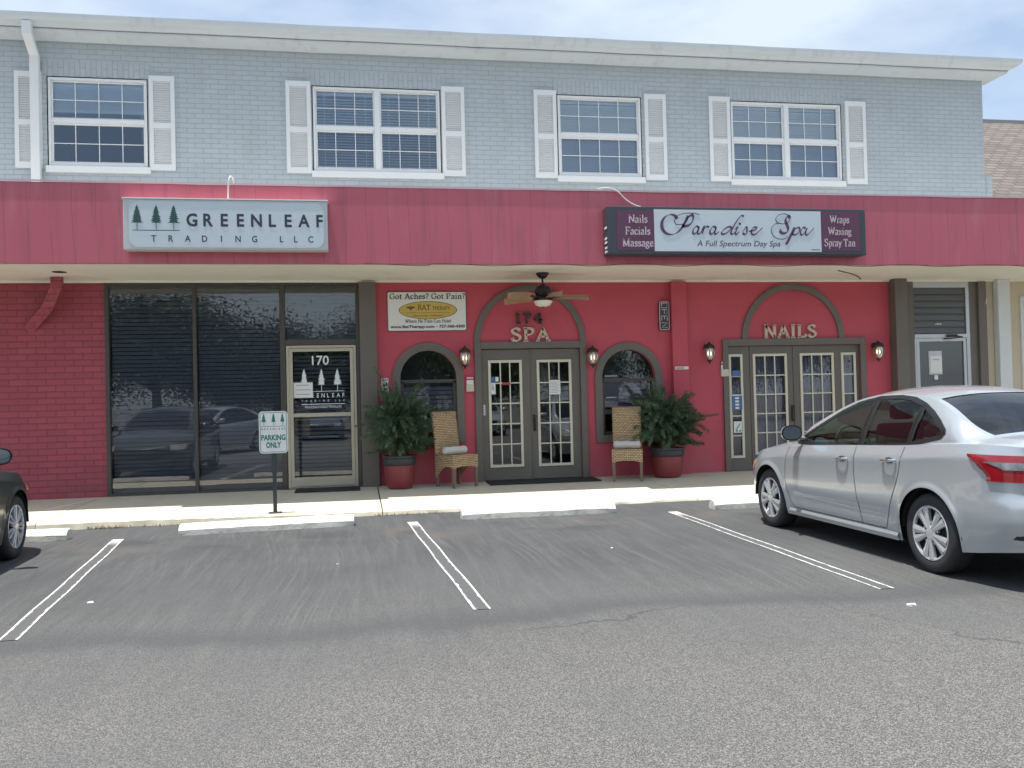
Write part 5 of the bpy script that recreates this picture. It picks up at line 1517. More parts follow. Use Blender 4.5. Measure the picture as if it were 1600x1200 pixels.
# ------------------------------------------------------------------ wall lanterns
def lantern(x, z, label):
    S = thing('wall_lantern', label, 'lantern', (x, 0, z), 'egg shaped wall lanterns beside the doors')
    y = -.13
    m = MB(); m.lathe([(.0, .055), (.05, .05), (.06, .03), (.06, .0)], (x, -.002, z + .30), 16, 'y')
    m.v = [Vector((v.x, -abs(v.y + .002) - .002, v.z)) for v in m.v]
    m.tube(catmull([(x, -.04, z + .30), (x, -.09, z + .36), (x, y, z + .38), (x, y, z + .345)], 5), .012, 7)
    m.build('bracket', M['iron'], S, smooth=True)
    m = MB(); m.lathe([(.0, .375), (.02, .37), (.03, .35), (.075, .325), (.098, .30), (.10, .285), (.088, .275), (.0, .275)], (x, y, z), 20); m.build('cap', M['iron'], S, smooth=True, angle=50)
    m = MB(); m.lathe([(.078, .275), (.093, .24), (.097, .20), (.090, .15), (.070, .10), (.045, .065), (.03, .055)], (x, y, z), 24); m.build('glass_shade', M['glass_lamp'], S, smooth=True)
    m = MB()
    for k in range(4):
        a = k * math.pi / 2 + .4
        m.tube([(x + r * math.cos(a), y + r * math.sin(a), z + h) for r, h in ((.082, .275), (.097, .24), (.101, .20), (.094, .15), (.074, .10), (.049, .065))], .006, 5)
    m.lathe([(.05, .066), (.04, .05), (.02, .04), (.012, .02), (.016, .01), (.0, .0)], (x, y, z), 14); m.build('cage', M['iron'], S, smooth=True)
    for dx in (-.026, .026):
        m = MB(); m.lathe([(.0, .225), (.006, .205), (.010, .185), (.008, .165), (.006, .15)], (x + dx, y, z), 10); m.build('bulb', M['bulb'], S, smooth=True)
        m = MB(); m.lathe([(.008, .15), (.008, .07)], (x + dx, y, z), 8); m.build('candle_sleeve', M['cream_trim'], S)
lantern(1.79, 2.01, 'wall lantern between the left arched window and the spa doors')
lantern(3.985, 1.985, 'wall lantern between the spa doors and the right arched window')
lantern(6.09, 2.02, 'wall lantern left of the nail salon doors')
lantern(9.32, 2.00, 'wall lantern right of the nail salon doors')

# ------------------------------------------------------------------ ceiling fan
FX, FY = 2.985, -.86
FN = thing('ceiling_fan', 'dark ceiling fan with leaf shaped wooden blades and a frosted bowl light', 'ceiling fan', (FX, FY, 2.98))
m = MB(); m.lathe([(.0, 3.507), (.105, 3.507), (.10, 3.48), (.06, 3.43), (.03, 3.415), (.0, 3.415)], (FX, FY, 0), 24); m.build('ceiling_canopy', M['fan_dark'], FN, smooth=True, angle=50)
m = MB(); m.lathe([(.016, 3.43), (.016, 3.33), (.04, 3.325), (.04, 3.30)], (FX, FY, 0), 14); m.build('downrod', M['fan_dark'], FN, smooth=True)
m = MB(); m.lathe([(.0, 3.315), (.06, 3.31), (.115, 3.275), (.14, 3.23), (.14, 3.18), (.11, 3.14), (.12, 3.12), (.155, 3.10), (.16, 3.075), (.14, 3.06), (.0, 3.06)], (FX, FY, 0), 28); m.build('motor_housing', M['fan_dark'], FN, smooth=True, angle=45)
m = MB(); m.lathe([(.152, 3.07), (.145, 3.03), (.115, 2.985), (.06, 2.965), (.0, 2.96)], (FX, FY, 0), 28); m.build('bowl_light', M['fan_bowl'], FN, smooth=True)
m = MB(); m.lathe([(.158, 3.078), (.160, 3.066), (.153, 3.055)], (FX, FY, 0), 28); m.lathe([(.014, 2.965), (.012, 2.945), (.0, 2.94)], (FX, FY, 0), 10); m.build('bowl_ring', M['fan_dark'], FN, smooth=True)
for k in range(5):
    a = R(-6 + 72 * k)
    ca, sa = math.cos(a), math.sin(a)
    def P(r, w, dz=0): return (FX + r * ca - w * sa, FY + r * sa + w * ca, 3.13 + dz)
    m = MB()
    rows, n = [], 16
    for i in range(n + 1):
        t = i / n
        r = .20 + .54 * t
        w = .098 * max(.02, math.sin(math.pi * (t * .90 + .10))) ** .9 * (1 + .09 * math.sin(t * 32))
        sag = -.02 * t * t
        rows.append([P(r, -w, sag - .050), P(r, -w * .4, sag - .016), P(r, 0, sag + .004), P(r, w * .4, sag + .020), P(r, w, sag + .036)])
    m.grid(rows)
    low = [[(p[0], p[1], p[2] - .008) for p in rr] for rr in rows]
    m.grid([rr[::-1] for rr in low])
    for e in (0, 4): m.grid([[rows[i][e] for i in range(n + 1)], [low[i][e] for i in range(n + 1)]])
    b = m.build('blade', M['fan_blade'], FN, smooth=True, angle=50)
    m = MB(); m.prism([P(.12, -.02, -.03), P(.26, -.035, -.022), P(.26, .035, -.012), P(.12, .02, -.03)], (0, 0, .008)); m.build('blade_arm', M['fan_dark'], b)

# ------------------------------------------------------------------ wires
def cable(pts, r, mat, label, cat='cable', name='cable', sub=8):
    o = MB().tube(catmull(pts, sub), r, 6).build(name, M[mat], smooth=True)
    tag(o, label, cat)
cable([(-1.66, YF + .06, 4.66), (-1.66, YF - .02, 4.725), (-1.68, YF - .09, 4.735), (-1.70, YF - .13, 4.68), (-1.715, YF - .12, 4.53), (-1.72, YF - .1, 4.37)], .011, 'cable_white', 'white goose-neck conduit curving over the canopy edge to the pine sign', 'conduit', 'conduit')
cable([(3.70, YF + .02, 4.675), (3.86, YF - .03, 4.68), (4.0, YF - .05, 4.62), (4.12, YF - .06, 4.50), (4.26, YF - .08, 4.41), (4.42, YF - .1, 4.362)], .009, 'cable_white', 'pale flexible conduit running from the canopy edge down to the script sign', 'conduit', 'conduit')
pts = []
xs = [.15, 1.0, 1.25, 2.1, 2.9, 3.6, 4.3, 5.0, 5.7, 6.6, 7.4, 8.1, 8.8, 9.5, 10.4, 11.3, 12.4]
for i, x in enumerate(xs):
    pts.append((x, YF - .012 + (.05 if i % 2 else 0), 3.525 if i % 2 == 0 else 3.493))
cable(pts, .0045, 'cable_dark', 'thin dark wire drooping along the lower edge of the red canopy', 'wire', 'wire')
cable([(7.95, -1.2, 3.50), (8.5, -.75, 3.498), (8.9, -.32, 3.48)], .010, 'cable_dark', 'dark rod lying across the soffit near the right hand doors', 'rod', 'rod')

# door mats
def doormat(x0, x1, y0, y1, label, rough=0):
    m = MB(); n = 12
    top = [[(x0 + (x1 - x0) * i / n, y, kerb_z(0) * 0 + .12 - (.03 * min(1, -y / 1.6)) + .018 + .003 * math.sin(i * 2.1)) for i in range(n + 1)] for y in (y0, (y0 + y1) / 2, y1)]
    m.grid(top)
    lo = [[(p[0], p[1], p[2] - .016) for p in top[0]], top[0]]; m.grid(lo)
    lo = [top[2], [(p[0], p[1], p[2] - .016) for p in top[2]]]; m.grid(lo)
    for e in (0, n): m.grid([[r_[e] for r_ in top], [(r_[e][0], r_[e][1], r_[e][2] - .016) for r_ in top]])
    tag(m.build('doormat', M['mat_rubber']), label, 'doormat', 'doormats')
doormat(-.98, .03, -.58, -.06, 'black rubber doormat at the glass door numbered 170')
doormat(2.10, 3.95, -.62, -.07, 'wide black rubber doormat at the spa double doors')
# ------------------------------------------------------------------ cars
def lerp_tab(tab, x):
    if x <= tab[0][0]: return tab[0][1]
    for (a, za), (b, zb) in zip(tab, tab[1:]):
        if x <= b:
            t = (x - a) / (b - a)
            return za + (zb - za) * t
    return tab[-1][1]
def smooth_tab(tab, x):
    """monotone-ish cubic through the table"""
    n = len(tab)
    if x <= tab[0][0]: return tab[0][1]
    if x >= tab[-1][0]: return tab[-1][1]
    for i in range(n - 1):
        if x <= tab[i + 1][0]: break
    x0, z0 = tab[i]; x1, z1 = tab[i + 1]
    def slope(k):
        if k <= 0 or k >= n - 1: return (tab[min(k + 1, n - 1)][1] - tab[max(k - 1, 0)][1]) / (tab[min(k + 1, n - 1)][0] - tab[max(k - 1, 0)][0])
        return (tab[k + 1][1] - tab[k - 1][1]) / (tab[k + 1][0] - tab[k - 1][0])
    h = x1 - x0; t = (x - x0) / h
    m0, m1 = slope(i) * h, slope(i + 1) * h
    return (2 * t**3 - 3 * t**2 + 1) * z0 + (t**3 - 2 * t**2 + t) * m0 + (-2 * t**3 + 3 * t**2) * z1 + (t**3 - t**2) * m1
def sstep(a, b, x):
    t = max(0, min(1, (x - a) / (b - a)))
    return t * t * (3 - 2 * t)
def inpoly(x, z, poly):
    c = False
    for i in range(len(poly)):
        (x0, z0), (x1, z1) = poly[i - 1], poly[i]
        if (z0 > z) != (z1 > z) and x < (x1 - x0) * (z - z0) / (z1 - z0) + x0: c = not c
    return c

SEDAN = dict(
    outline=[(-2.365, 0), (-2.357, .30), (-2.32, .55), (-2.235, .715), (-2.08, .805), (-1.80, .858), (-1.35, .880), (-.7, .882), (0, .882), (.7, .882), (1.35, .876), (1.65, .852), (1.90, .785), (2.07, .66), (2.18, .46), (2.24, .22), (2.26, 0)],
    sh=[(-2.37, 1.00), (-2.2, 1.035), (-1.9, 1.045), (-1.5, 1.03), (-1.0, .99), (0, .945), (.8, .905), (1.2, .875), (1.6, .825), (1.95, .745), (2.15, .67), (2.26, .61)],
    top=[(-2.37, 1.03), (-2.28, 1.085), (-2.05, 1.105), (-1.82, 1.125), (-1.60, 1.228), (-1.35, 1.345), (-1.12, 1.425), (-.90, 1.468), (-.6, 1.49), (-.3, 1.483), (0, 1.44), (.25, 1.36), (.55, 1.22), (.82, 1.08), (1.02, .985), (1.3, .945), (1.8, .845), (2.1, .735), (2.26, .64)],
    wins=[[(.835, .952), (.55, 1.100), (.25, 1.250), (0, 1.338), (-.12, 1.372), (-.255, 1.388), (-.30, .966)],
          [(-.38, .972), (-.335, 1.392), (-.60, 1.395), (-.80, 1.380), (-1.00, 1.332), (-1.02, 1.010)],
          [(-1.065, 1.02), (-1.055, 1.312), (-1.17, 1.268), (-1.30, 1.205), (-1.40, 1.145), (-1.43, 1.118), (-1.41, 1.09)]],
    dlo=[(.86, .945), (.55, 1.112), (.25, 1.262), (0, 1.350), (-.30, 1.400), (-.62, 1.408), (-.85, 1.388), (-1.04, 1.338), (-1.20, 1.275), (-1.34, 1.205), (-1.45, 1.135), (-1.465, 1.112), (-1.43, 1.075), (-1.06, 1.000), (-.3, .958), (.4, .935)],
    rear=(-1.80, -1.13), front=(.12, .96), tumble=.56, r=.318)

def build_car(name, label, paint, group, cfg=SEDAN, spokes=10, rimmat='hubcap'):
    car = thing(name, label, 'car', (0, 0, 0), group)
    WA = (1.35, -1.35); RW = .362; ZC = .318
    dense = catmull([(p[0], p[1], 0) for p in cfg['outline']], 40)
    # arclength resample
    S = [0]
    for a, b in zip(dense, dense[1:]): S.append(S[-1] + (b - a).length)
    LT = S[-1]
    def at(s):
        s = max(0, min(LT, s))
        lo, hi = 0, len(S) - 1
        while hi - lo > 1:
            m_ = (lo + hi) // 2
            if S[m_] <= s: lo = m_
            else: hi = m_
        t = (s - S[lo]) / max(1e-9, S[hi] - S[lo])
        return dense[lo].lerp(dense[hi], t)
    def s_of_x(x):
        lo, hi = 0.0, LT
        for _ in range(40):
            m_ = (lo + hi) / 2
            if at(m_).x < x: lo = m_
            else: hi = m_
        return lo
    def sh(x): return smooth_tab(cfg['sh'], x)
    def top(x): return smooth_tab(cfg['top'], x)
    zlowtab = [(-2.37, .30), (-1.9, .24), (-1.7, .22), (-.9, .20), (.9, .19), (1.7, .20), (2.3, .21)]
    def zlow(x):
        z = lerp_tab(zlowtab, x)
        for xa in WA:
            d = x - xa
            if abs(d) < RW: z = max(z, ZC + math.sqrt(RW * RW - d * d))
        return z
    def wf(x, z):
        zs = sh(x); zc = zs - .105
        if z < .55: f = .940 + .06 * sstep(.16, .55, z) ** 0.8
        elif z < zc: f = 1.0 - .010 * ((z - .55) / max(.05, zc - .55)) ** 2
        else: f = .990 - .050 * ((z - zc) / .105) ** 1.05
        f -= .006 * math.exp(-((z - .40) / .06) ** 2) * sstep(-1.1, -.8, x) * sstep(1.1, .8, x)
        return f
    def endx(p, z):
        """fore-aft shaping of nose and tail by height"""
        w = sstep(1.55, 2.2, abs(p.x))
        if p.x < 0:
            d = .10 * sstep(.52, .24, z) + .035 * sstep(.60, .70, z) - .02 * sstep(.98, 1.06, z)
            return w * d
        d = .09 * sstep(.45, .18, z) + .14 * sstep(.52, .85, z) - .0
        return -w * d
    def skin(s, z, off=0.0):
        p = at(s)
        t = (at(s + .01) - at(s - .01)); t = Vector((t.x, t.y, 0)).normalized()
        nrm = Vector((-t.y, t.x, 0))
        if nrm.dot(Vector((p.x * .2, 1, 0))) < 0 and p.y > .3: nrm = -nrm
        if p.y <= .3: nrm = Vector((-1 if p.x < 0 else 1, nrm.y * 0, 0))
        elif p.x < -1.7 and nrm.x > 0: nrm.x = -nrm.x
        x = p.x + endx(p, z); y = p.y * wf(p.x, z)
        for xa in WA:
            rr = math.hypot(p.x - xa, z - ZC)
            y += .016 * math.exp(-((rr - RW) / .035) ** 2) * (1 if p.y > .7 else 0)
        return Vector((x, y, z)) + nrm * off
    def green(s, nz=20):
        """section from shoulder over the glass to the roof centre: list of points"""
        p = at(s); x = p.x
        q = skin(s, sh(x)); zt = max(top(x), q.z + .004)
        h = zt - q.z
        k = sstep(.10, .24, h)
        endk = min(1, q.y / .5)
        g0 = Vector((q.x, q.y - .028 * endk, q.z + .010 * endk))
        zr_g = q.z + .88 * h; yr_g = g0.y - cfg['tumble'] * (zr_g - g0.z)
        zr_h = q.z + .62 * h; yr_h = q.y * .80
        zr = zr_h + (zr_g - zr_h) * k; yr = max(0, yr_h + (yr_g - yr_h) * k)
        return q, g0, yr, zr, zt, k
    def side_y(x, z):
        s = s_of_x(x)
        q, g0, yr, zr, zt, k = green(s)
        a = max(0, min(1.05, (z - g0.z) / max(1e-4, zr - g0.z)))
        return g0.y + (yr - g0.y) * a + .022 * k * 4 * a * (1 - a)
    # columns
    cols = [LT * i / 230 for i in range(231)]
    for xa in WA:
        for d in (-RW - .002, -RW + .001, -RW + .01, -RW + .03, RW - .03, RW - .01, RW - .001, RW + .002):
            cols.append(s_of_x(xa + d))
    for xg in (*cfg['rear'], *cfg['front']): cols.append(s_of_x(xg))
    cols = sorted(cols)
    NV, NG, NR = 26, 22, 14
    body, glass, blk, rgl, wsh = MB(), MB(), MB(), MB(), MB()
    rows = []
    info = []
    for s in cols:
        p = at(s); zl, zs = zlow(p.x), sh(p.x)
        low = [skin(s, zl + (zs - zl) * v / NV) for v in range(NV + 1)]
        q, g0, yr, zr, zt, k = green(s)
        sec = list(low)
        for i in range(NG + 1):
            a = i / NG
            y = g0.y + (yr - g0.y) * a + .022 * k * 4 * a * (1 - a)
            sec.append(Vector((q.x, y, g0.z + (zr - g0.z) * a)))
        for i in range(1, NR + 1):
            a = i / NR
            y = yr * (1 - a)
            e = 2.4
            xb = 0
            sec.append(Vector((q.x + xb, y, zr + (zt - zr) * (1 - (1 - a) ** e))))
        rows.append(sec)
    nsec = len(rows[0])
    iG0, iG1 = NV + 1, NV + 1 + NG
    def put(mb, i, j, sgn):
        a, b, c, d = rows[i][j], rows[i + 1][j], rows[i + 1][j + 1], rows[i][j + 1]
        f = [Vector((v.x, v.y * sgn, v.z)) for v in (a, b, c, d)]
        mb.add(f, [(0, 1, 2, 3) if sgn < 0 else (3, 2, 1, 0)])
    V = [Vector(v) for r_ in rows for v in r_]
    bf, cls = [], {}
    for i in range(len(rows) - 1):
        for j in range(nsec - 1):
            c = (rows[i][j] + rows[i + 1][j + 1]) / 2
            kind = 'b'
            if iG0 <= j < iG1:
                if any(inpoly(c.x, c.z, w) for w in cfg['wins']): kind = 'g'
                elif inpoly(c.x, c.z, cfg['dlo']): kind = 'k'
            elif j >= iG1:
                yr = rows[i][iG1].y
                if cfg['rear'][0] < c.x < cfg['rear'][1] and abs(c.y) < yr * .93 + .0: kind = 'r'
                if cfg['front'][0] < c.x < cfg['front'][1] and abs(c.y) < yr * .95: kind = 'w'
            cls[(i, j)] = kind
    def collect(kinds, inset=0, sides=(1, -1)):
        mb = MB(); idx = {}
        for sgn in sides:
            idx.clear()
            for (i, j), kd in cls.items():
                if kd not in kinds: continue
                f = []
                for (ii, jj) in ((i, j), (i + 1, j), (i + 1, j + 1), (i, j + 1)):
                    kk = (ii, jj)
                    if kk not in idx:
                        v = rows[ii][jj]
                        yy = v.y - inset if v.y > inset else v.y
                        if jj == nsec - 1 and sgn < 0 and False: pass
                        idx[kk] = len(mb.v); mb.v.append(Vector((v.x, yy * sgn, v.z - (inset if jj > iG1 else 0))))
                    f.append(idx[kk])
                mb.f.append(tuple(f) if sgn < 0 else tuple(f[::-1]))
        return mb
    def weld(o):
        md = o.modifiers.new('weld', 'WELD'); md.merge_threshold = .0008
        return o
    bd = weld(collect('b').build('body', paint, car, smooth=True, angle=32))
    for sd_ in (1, -1):
        weld(collect('g', .006, (sd_,)).build('side_window', M['glass_car'], car, smooth=True))
        weld(collect('k', .002, (sd_,)).build('window_surround', M['plastic_dark'], car, smooth=True))
    weld(collect('r', .004).build('rear_window', M['glass_carrear'], car, smooth=True))
    weld(collect('w', .004).build('windscreen', M['glass_car'], car, smooth=True))
    # trims round the panes
    tr = MB()
    def edge_strip(mb, poly, w, off, closed=True):
        n = len(poly)
        pts = []
        for i in range(n if closed else n - 1):
            a, b = poly[i], poly[(i + 1) % n]
            m_ = max(1, int(math.hypot(b[0] - a[0], b[1] - a[1]) / .04))
            for k in range(m_): pts.append((a[0] + (b[0] - a[0]) * k / m_, a[1] + (b[1] - a[1]) * k / m_))
        if not closed: pts.append(poly[-1])
        m_ = len(pts)
        for sgn in (1, -1):
            ring = []
            for i in range(m_):
                a = Vector(pts[i - 1] if (i or closed) else pts[i]); c = Vector(pts[(i + 1) % m_] if (closed or i < m_ - 1) else pts[i])
                d = (c - a).normalized(); nn_ = Vector((-d.y, d.x)) * w / 2
                p0, p1 = Vector(pts[i]) + nn_, Vector(pts[i]) - nn_
                ring.append([Vector((q.x, (side_y(q.x, q.y) + off) * sgn, q.y)) for q in (p0, p1)])
            vs = [v for r_ in ring for v in r_]
            fs = []
            for i in range(m_ if closed else m_ - 1):
                j = (i + 1) % m_
                fs.append((2 * i, 2 * j, 2 * j + 1, 2 * i + 1) if sgn > 0 else (2 * i, 2 * i + 1, 2 * j + 1, 2 * j))
            mb.add(vs, fs)
    for w in cfg['wins']: edge_strip(tr, w, .020, .004)
    edge_strip(tr, cfg['dlo'], .020, .0035)
    tr.build('window_trim', M['plastic_dark'], car, smooth=True)
    # panel gaps
    gaps = MB()
    def seam(pts, w=.0065, off=.0015):
        q = []
        for a, b in zip(pts, pts[1:]):
            m_ = max(1, int(math.hypot(b[0] - a[0], b[1] - a[1]) / .03))
            q += [(a[0] + (b[0] - a[0]) * k / m_, a[1] + (b[1] - a[1]) * k / m_) for k in range(m_)]
        q.append(pts[-1])
        for sgn in (1, -1):
            vs = []
            for i, p in enumerate(q):
                a = Vector(q[max(0, i - 1)]); c = Vector(q[min(len(q) - 1, i + 1)])
                d = (c - a).normalized(); nn_ = Vector((-d.y, d.x)) * w / 2
                for e in (Vector(p) + nn_, Vector(p) - nn_):
                    zz = min(e.y, sh(e.x))
                    v = skin(s_of_x(e.x), zz, off)
                    vs.append(Vector((v.x, v.y * sgn, e.y if e.y <= sh(e.x) else zz)))
            gaps.add(vs, [((2 * i, 2 * i + 2, 2 * i + 3, 2 * i + 1) if sgn > 0 else (2 * i, 2 * i + 1, 2 * i + 3, 2 * i + 2)) for i in range(len(q) - 1)])
    crv = lambda pts: [(v.x, v.y) for v in catmull([(a, b, 0) for a, b in pts], 4)]
    seam(crv([(.93, .895), (.955, .70), (.95, .50), (.90, .34), (.84, .275)]))
    seam(crv([(-.315, .955), (-.335, .70), (-.385, .42), (-.40, .275)]))
    seam(crv([(-1.03, .99), (-1.02, .90), (-.985, .74), (-.90, .56), (-.82, .40), (-.76, .275)]))
    seam([(.84, .275), (-.76, .275)], .007)
    gaps.build('panel_gap', M['plastic_dark'], car)
    # rocker lip
    for sgn in (1, -1):
        m = MB(); m.grid([[Vector((v.x, v.y * sgn, v.z)) for v in (skin(s_of_x(x), .262, .006), skin(s_of_x(x), .235, .022), skin(s_of_x(x), .195, .012))] for x in [(-.93 + 1.86 * i / 24) for i in range(25)]])
        m.build('sill', paint, car, smooth=True)
    # under tray and wheel wells
    m = MB(); m.box(-2.15, 2.1, -.62, .62, .22, .60); m.box(-.9, .9, -.80, .80, .20, .42)
    for xa in WA:
        for sgn in (1, -1):
            m.grid([[Vector((xa + (RW + .004) * math.cos(a), sgn * y, ZC + (RW + .004) * math.sin(a))) for y in (.60, .855)] for a in [math.pi * i / 14 for i in range(15)]])
    m.build('underbody', M['underbody'], car)
    # handles
    for x in (-.14, -1.0 + .13):
        for sgn in (1, -1):
            z = .835 if x > -.5 else .865
            y = skin(s_of_x(x), z).y
            h = MB()
            h.tube(catmull([(x + .095, sgn * (y + .004), z - .008), (x + .06, sgn * (y + .034), z - .004), (x - .06, sgn * (y + .038), z + .006), (x - .10, sgn * (y + .006), z + .008)], 5), [.010] + [.013] * 14 + [.010], 8)
            h.build('door_handle', M['chrome'], car, smooth=True)
            h = MB(); h.add([(x + .060 * math.cos(a), sgn * (y + .004), z + .004 + .024 * math.sin(a)) for a in [2 * math.pi * i / 20 for i in range(20)]], [tuple(range(20)) if sgn < 0 else tuple(range(20))[::-1]])
            h.build('handle_recess', M['sign_black'], car)
    # mirrors
    for sgn in (1, -1):
        cx, cy, cz = .67, sgn * .945, 1.05
        m = MB()
        rws = []
        for i in range(9):
            t = i / 8
            a = math.pi / 2 * t
            r = math.cos(a)
            rws.append([Vector((cx + .11 * math.sin(a) - .01, cy + sgn * .112 * r * math.copysign(abs(math.cos(b)) ** .8, math.cos(b)), cz + .078 * r * math.copysign(abs(math.sin(b)) ** .8, math.sin(b)))) for b in [2 * math.pi * k / 24 for k in range(25)]])
        m.grid(rws)
        m.tube(catmull([(cx + .01, cy - sgn * .07, cz - .05), (cx + .05, cy - sgn * .14, cz - .06), (cx + .06, cy - sgn * .20, cz - .065)], 4), .022, 8)
        mo = m.build('wing_mirror', paint, car, smooth=True)
        m = MB(); m.add([Vector((cx - .012, cy + .112 * math.copysign(abs(math.cos(b)) ** .8, math.cos(b)), cz + .078 * math.copysign(abs(math.sin(b)) ** .8, math.sin(b)))) for b in [2 * math.pi * k / 24 for k in range(24)]], [tuple(range(24))]); m.build('mirror_rim', M['plastic_dark'], mo)
        m = MB(); m.add([Vector((cx - .0145, cy + .098 * math.copysign(abs(math.cos(b)) ** .8, math.cos(b)), cz + .066 * math.copysign(abs(math.sin(b)) ** .8, math.sin(b)))) for b in [2 * math.pi * k / 24 for k in range(24)]], [tuple(range(24))]); m.build('mirror_glass', M['mirror'], mo)
        m = MB(); m.add([(.86, sgn * (side_y(.86, .95) + .005), .945), (.66, sgn * (side_y(.66, .95) + .005), .945), (.66, sgn * (side_y(.66, 1.045) + .005), 1.045)], [(0, 1, 2)]); m.build('mirror_base', M['plastic_dark'], car)
    # tail lamps
    def patch(mb, sfun, zs, off, n=16, sides=(1, -1)):
        for sgn in sides:
            rws = []
            for z in zs:
                a, b = sfun(z)
                rws.append([Vector((v.x, v.y * sgn, v.z)) for v in (skin(a + (b - a) * i / n, z, off * (1 if 0 < i < n else .15)) for i in range(n + 1))])
            mb.grid(rws if sgn < 0 else [r_[::-1] for r_ in rws])
    sT = s_of_x(-1.80)
    zs = [.785, .79, .82, .85, .88, .91, .94, .965, .975]
    def left(z): return sT - .10 * sstep(.965, .90, z) - .10 * sstep(.905, .82, z) + .015 * sstep(.90, .79, z) * 0
    for sd_ in (1, -1):
        m = MB(); patch(m, lambda z: (.42, left(z)), zs, .016, 22, (sd_,)); tl = m.build('tail_lamp', M['tail_red'], car, smooth=True, angle=60)
        m = MB(); patch(m, lambda z: (.50, sT - .20 - .16 * sstep(.935, .87, z) + .05), [.872, .875, .888, .905, .920, .926], .0205, 14, (sd_,)); m.build('reversing_lamp', M['tail_clear'], tl, smooth=True, angle=60)
    m = MB(); patch(m, lambda z: (.28, .66 + .16 * sstep(.48, .38, z)), [.375, .40, .43, .46, .48], .006, 10); m.build('bumper_recess', M['plastic_dark'], car, smooth=True)
    m = MB(); patch(m, lambda z: (.34, .66 + .08 * sstep(.46, .40, z)), [.395, .41, .43, .445], .010, 8); m.build('reflector', M['tail_red'], car, smooth=True)
    m = MB(); patch(m, lambda z: (.26, .80 + .04 * sstep(.37, .34, z)), [.335, .345, .36, .372], .012, 10); m.build('bumper_lip', paint, car, smooth=True)
    m = MB(); m.add([(-2.385 + .045, y, z) for y, z in ((-.27, .78), (.27, .78), (.27, .92), (-.27, .92))], [(3, 2, 1, 0)]); m.build('number_plate', M['paper'], car)
    # head lamps, grille
    sH = s_of_x(1.78)
    m = MB(); patch(m, lambda z: (sH + .12 - .12 * sstep(.62, .72, z), min(LT - .38, sH + .46)), [.60, .605, .635, .67, .70, .715], .012, 14); m.build('headlamp', M['head_lamp'], car, smooth=True, angle=60)
    m = MB(); patch(m, lambda z: (sH + .02, sH + .09), [.645, .66, .68, .69], .016, 5); m.build('indicator', M['amber'], car, smooth=True)
    m = MB(); patch(m, lambda z: (LT - .36 - .1 * sstep(.45, .62, z), LT), [.40, .45, .5, .56, .62, .64], .008, 10); m.build('grille', M['plastic_dark'], car)
    # wheels
    RT, TW = cfg['r'], .21
    for xa in WA:
        for sgn in (1, -1):
            yo = sgn * .862
            def yy(d): return yo - sgn * d
            t = MB()
            prof = [(.215, .012), (.235, .002), (.275, .0), (.300, .010), (RT - .004, .032), (RT, .06), (RT, TW - .05), (RT - .01, TW - .02), (.27, TW), (.20, TW - .01)]
            vs, fs = [], []
            n = 48
            for r, d in prof:
                for k in range(n):
                    a = 2 * math.pi * k / n
                    vs.append((xa + r * math.cos(a), yy(d), RT + r * math.sin(a)))
            for i in range(len(prof) - 1):
                for k in range(n):
                    f = (i * n + k, i * n + (k + 1) % n, (i + 1) * n + (k + 1) % n, (i + 1) * n + k)
                    fs.append(f if sgn > 0 else f[::-1])
            t.add(vs, fs)
            wh = t.build('wheel', M['rubber'], car, smooth=True, angle=50)
            r_ = MB()
            def ringpts(lst):
                for (r0, d0), (r1, d1) in zip(lst, lst[1:]):
                    r_.grid([[Vector((xa + r * math.cos(a), yy(d), RT + r * math.sin(a))) for a in [2 * math.pi * k / 48 for k in range(49)]] for r, d in ((r0, d0), (r1, d1))])
            ringpts([(.219, .010), (.214, .004), (.200, .010), (.196, .03)])
            ringpts([(.062, .012), (.045, .002), (.02, .0), (.001, .0)])
            for k in range(spokes):
                a = 2 * math.pi * (k + .25) / spokes + (.10 if k % 2 else -.10) * (1 if spokes == 10 else .6)
                w0, w1 = (.014, .034) if spokes == 10 else (.010, .014)
                da = Vector((math.cos(a), 0, math.sin(a))); dn = Vector((-math.sin(a), 0, math.cos(a)))
                c = Vector((xa, 0, RT))
                for e0, e1, d0, d1 in ((.045, .205, .006, .008),):
                    q = [c + da * e0 - dn * w0, c + da * e1 - dn * w1, c + da * e1 + dn * w1, c + da * e0 + dn * w0]
                    dd = [d0, d1, d1, d0]
                    fr = [Vector((p.x, yy(d), p.z)) for p, d in zip(q, dd)]
                    mid = [Vector(((c + da * e0).x, yy(d0 - .008), (c + da * e0).z)), Vector(((c + da * e1).x, yy(d1 - .006), (c + da * e1).z))]
                    bk = [Vector((p.x, yy(d + .025), p.z)) for p, d in zip(q, dd)]
                    vs = fr + mid + bk
                    fs = [(0, 1, 5, 4), (4, 5, 2, 3), (0, 6, 7, 1), (3, 2, 8, 9)]
                    r_.add(vs, fs)
            r_.build('rim', M[rimmat], wh, smooth=True, angle=25)
            d_ = MB(); d_.add([(xa + .206 * math.cos(a), yy(.045), RT + .206 * math.sin(a)) for a in [2 * math.pi * k / 40 for k in range(40)]], [tuple(range(40))])
            d_.build('brake_disc', M['underbody'], wh)
            for k in range(5):
                a = 2 * math.pi * (k + .3) / 5
                n_ = MB(); n_.lathe([(.0, 0), (.012, 0), (.012, .02)], (0, 0, 0), 8, 'y')
                n_.v = [Vector((xa + .085 * math.cos(a) + v.x, yy(.012 + v.y), RT + .085 * math.sin(a) + v.z)) for v in n_.v]
                n_.build('wheel_nut', M['alu'], wh)
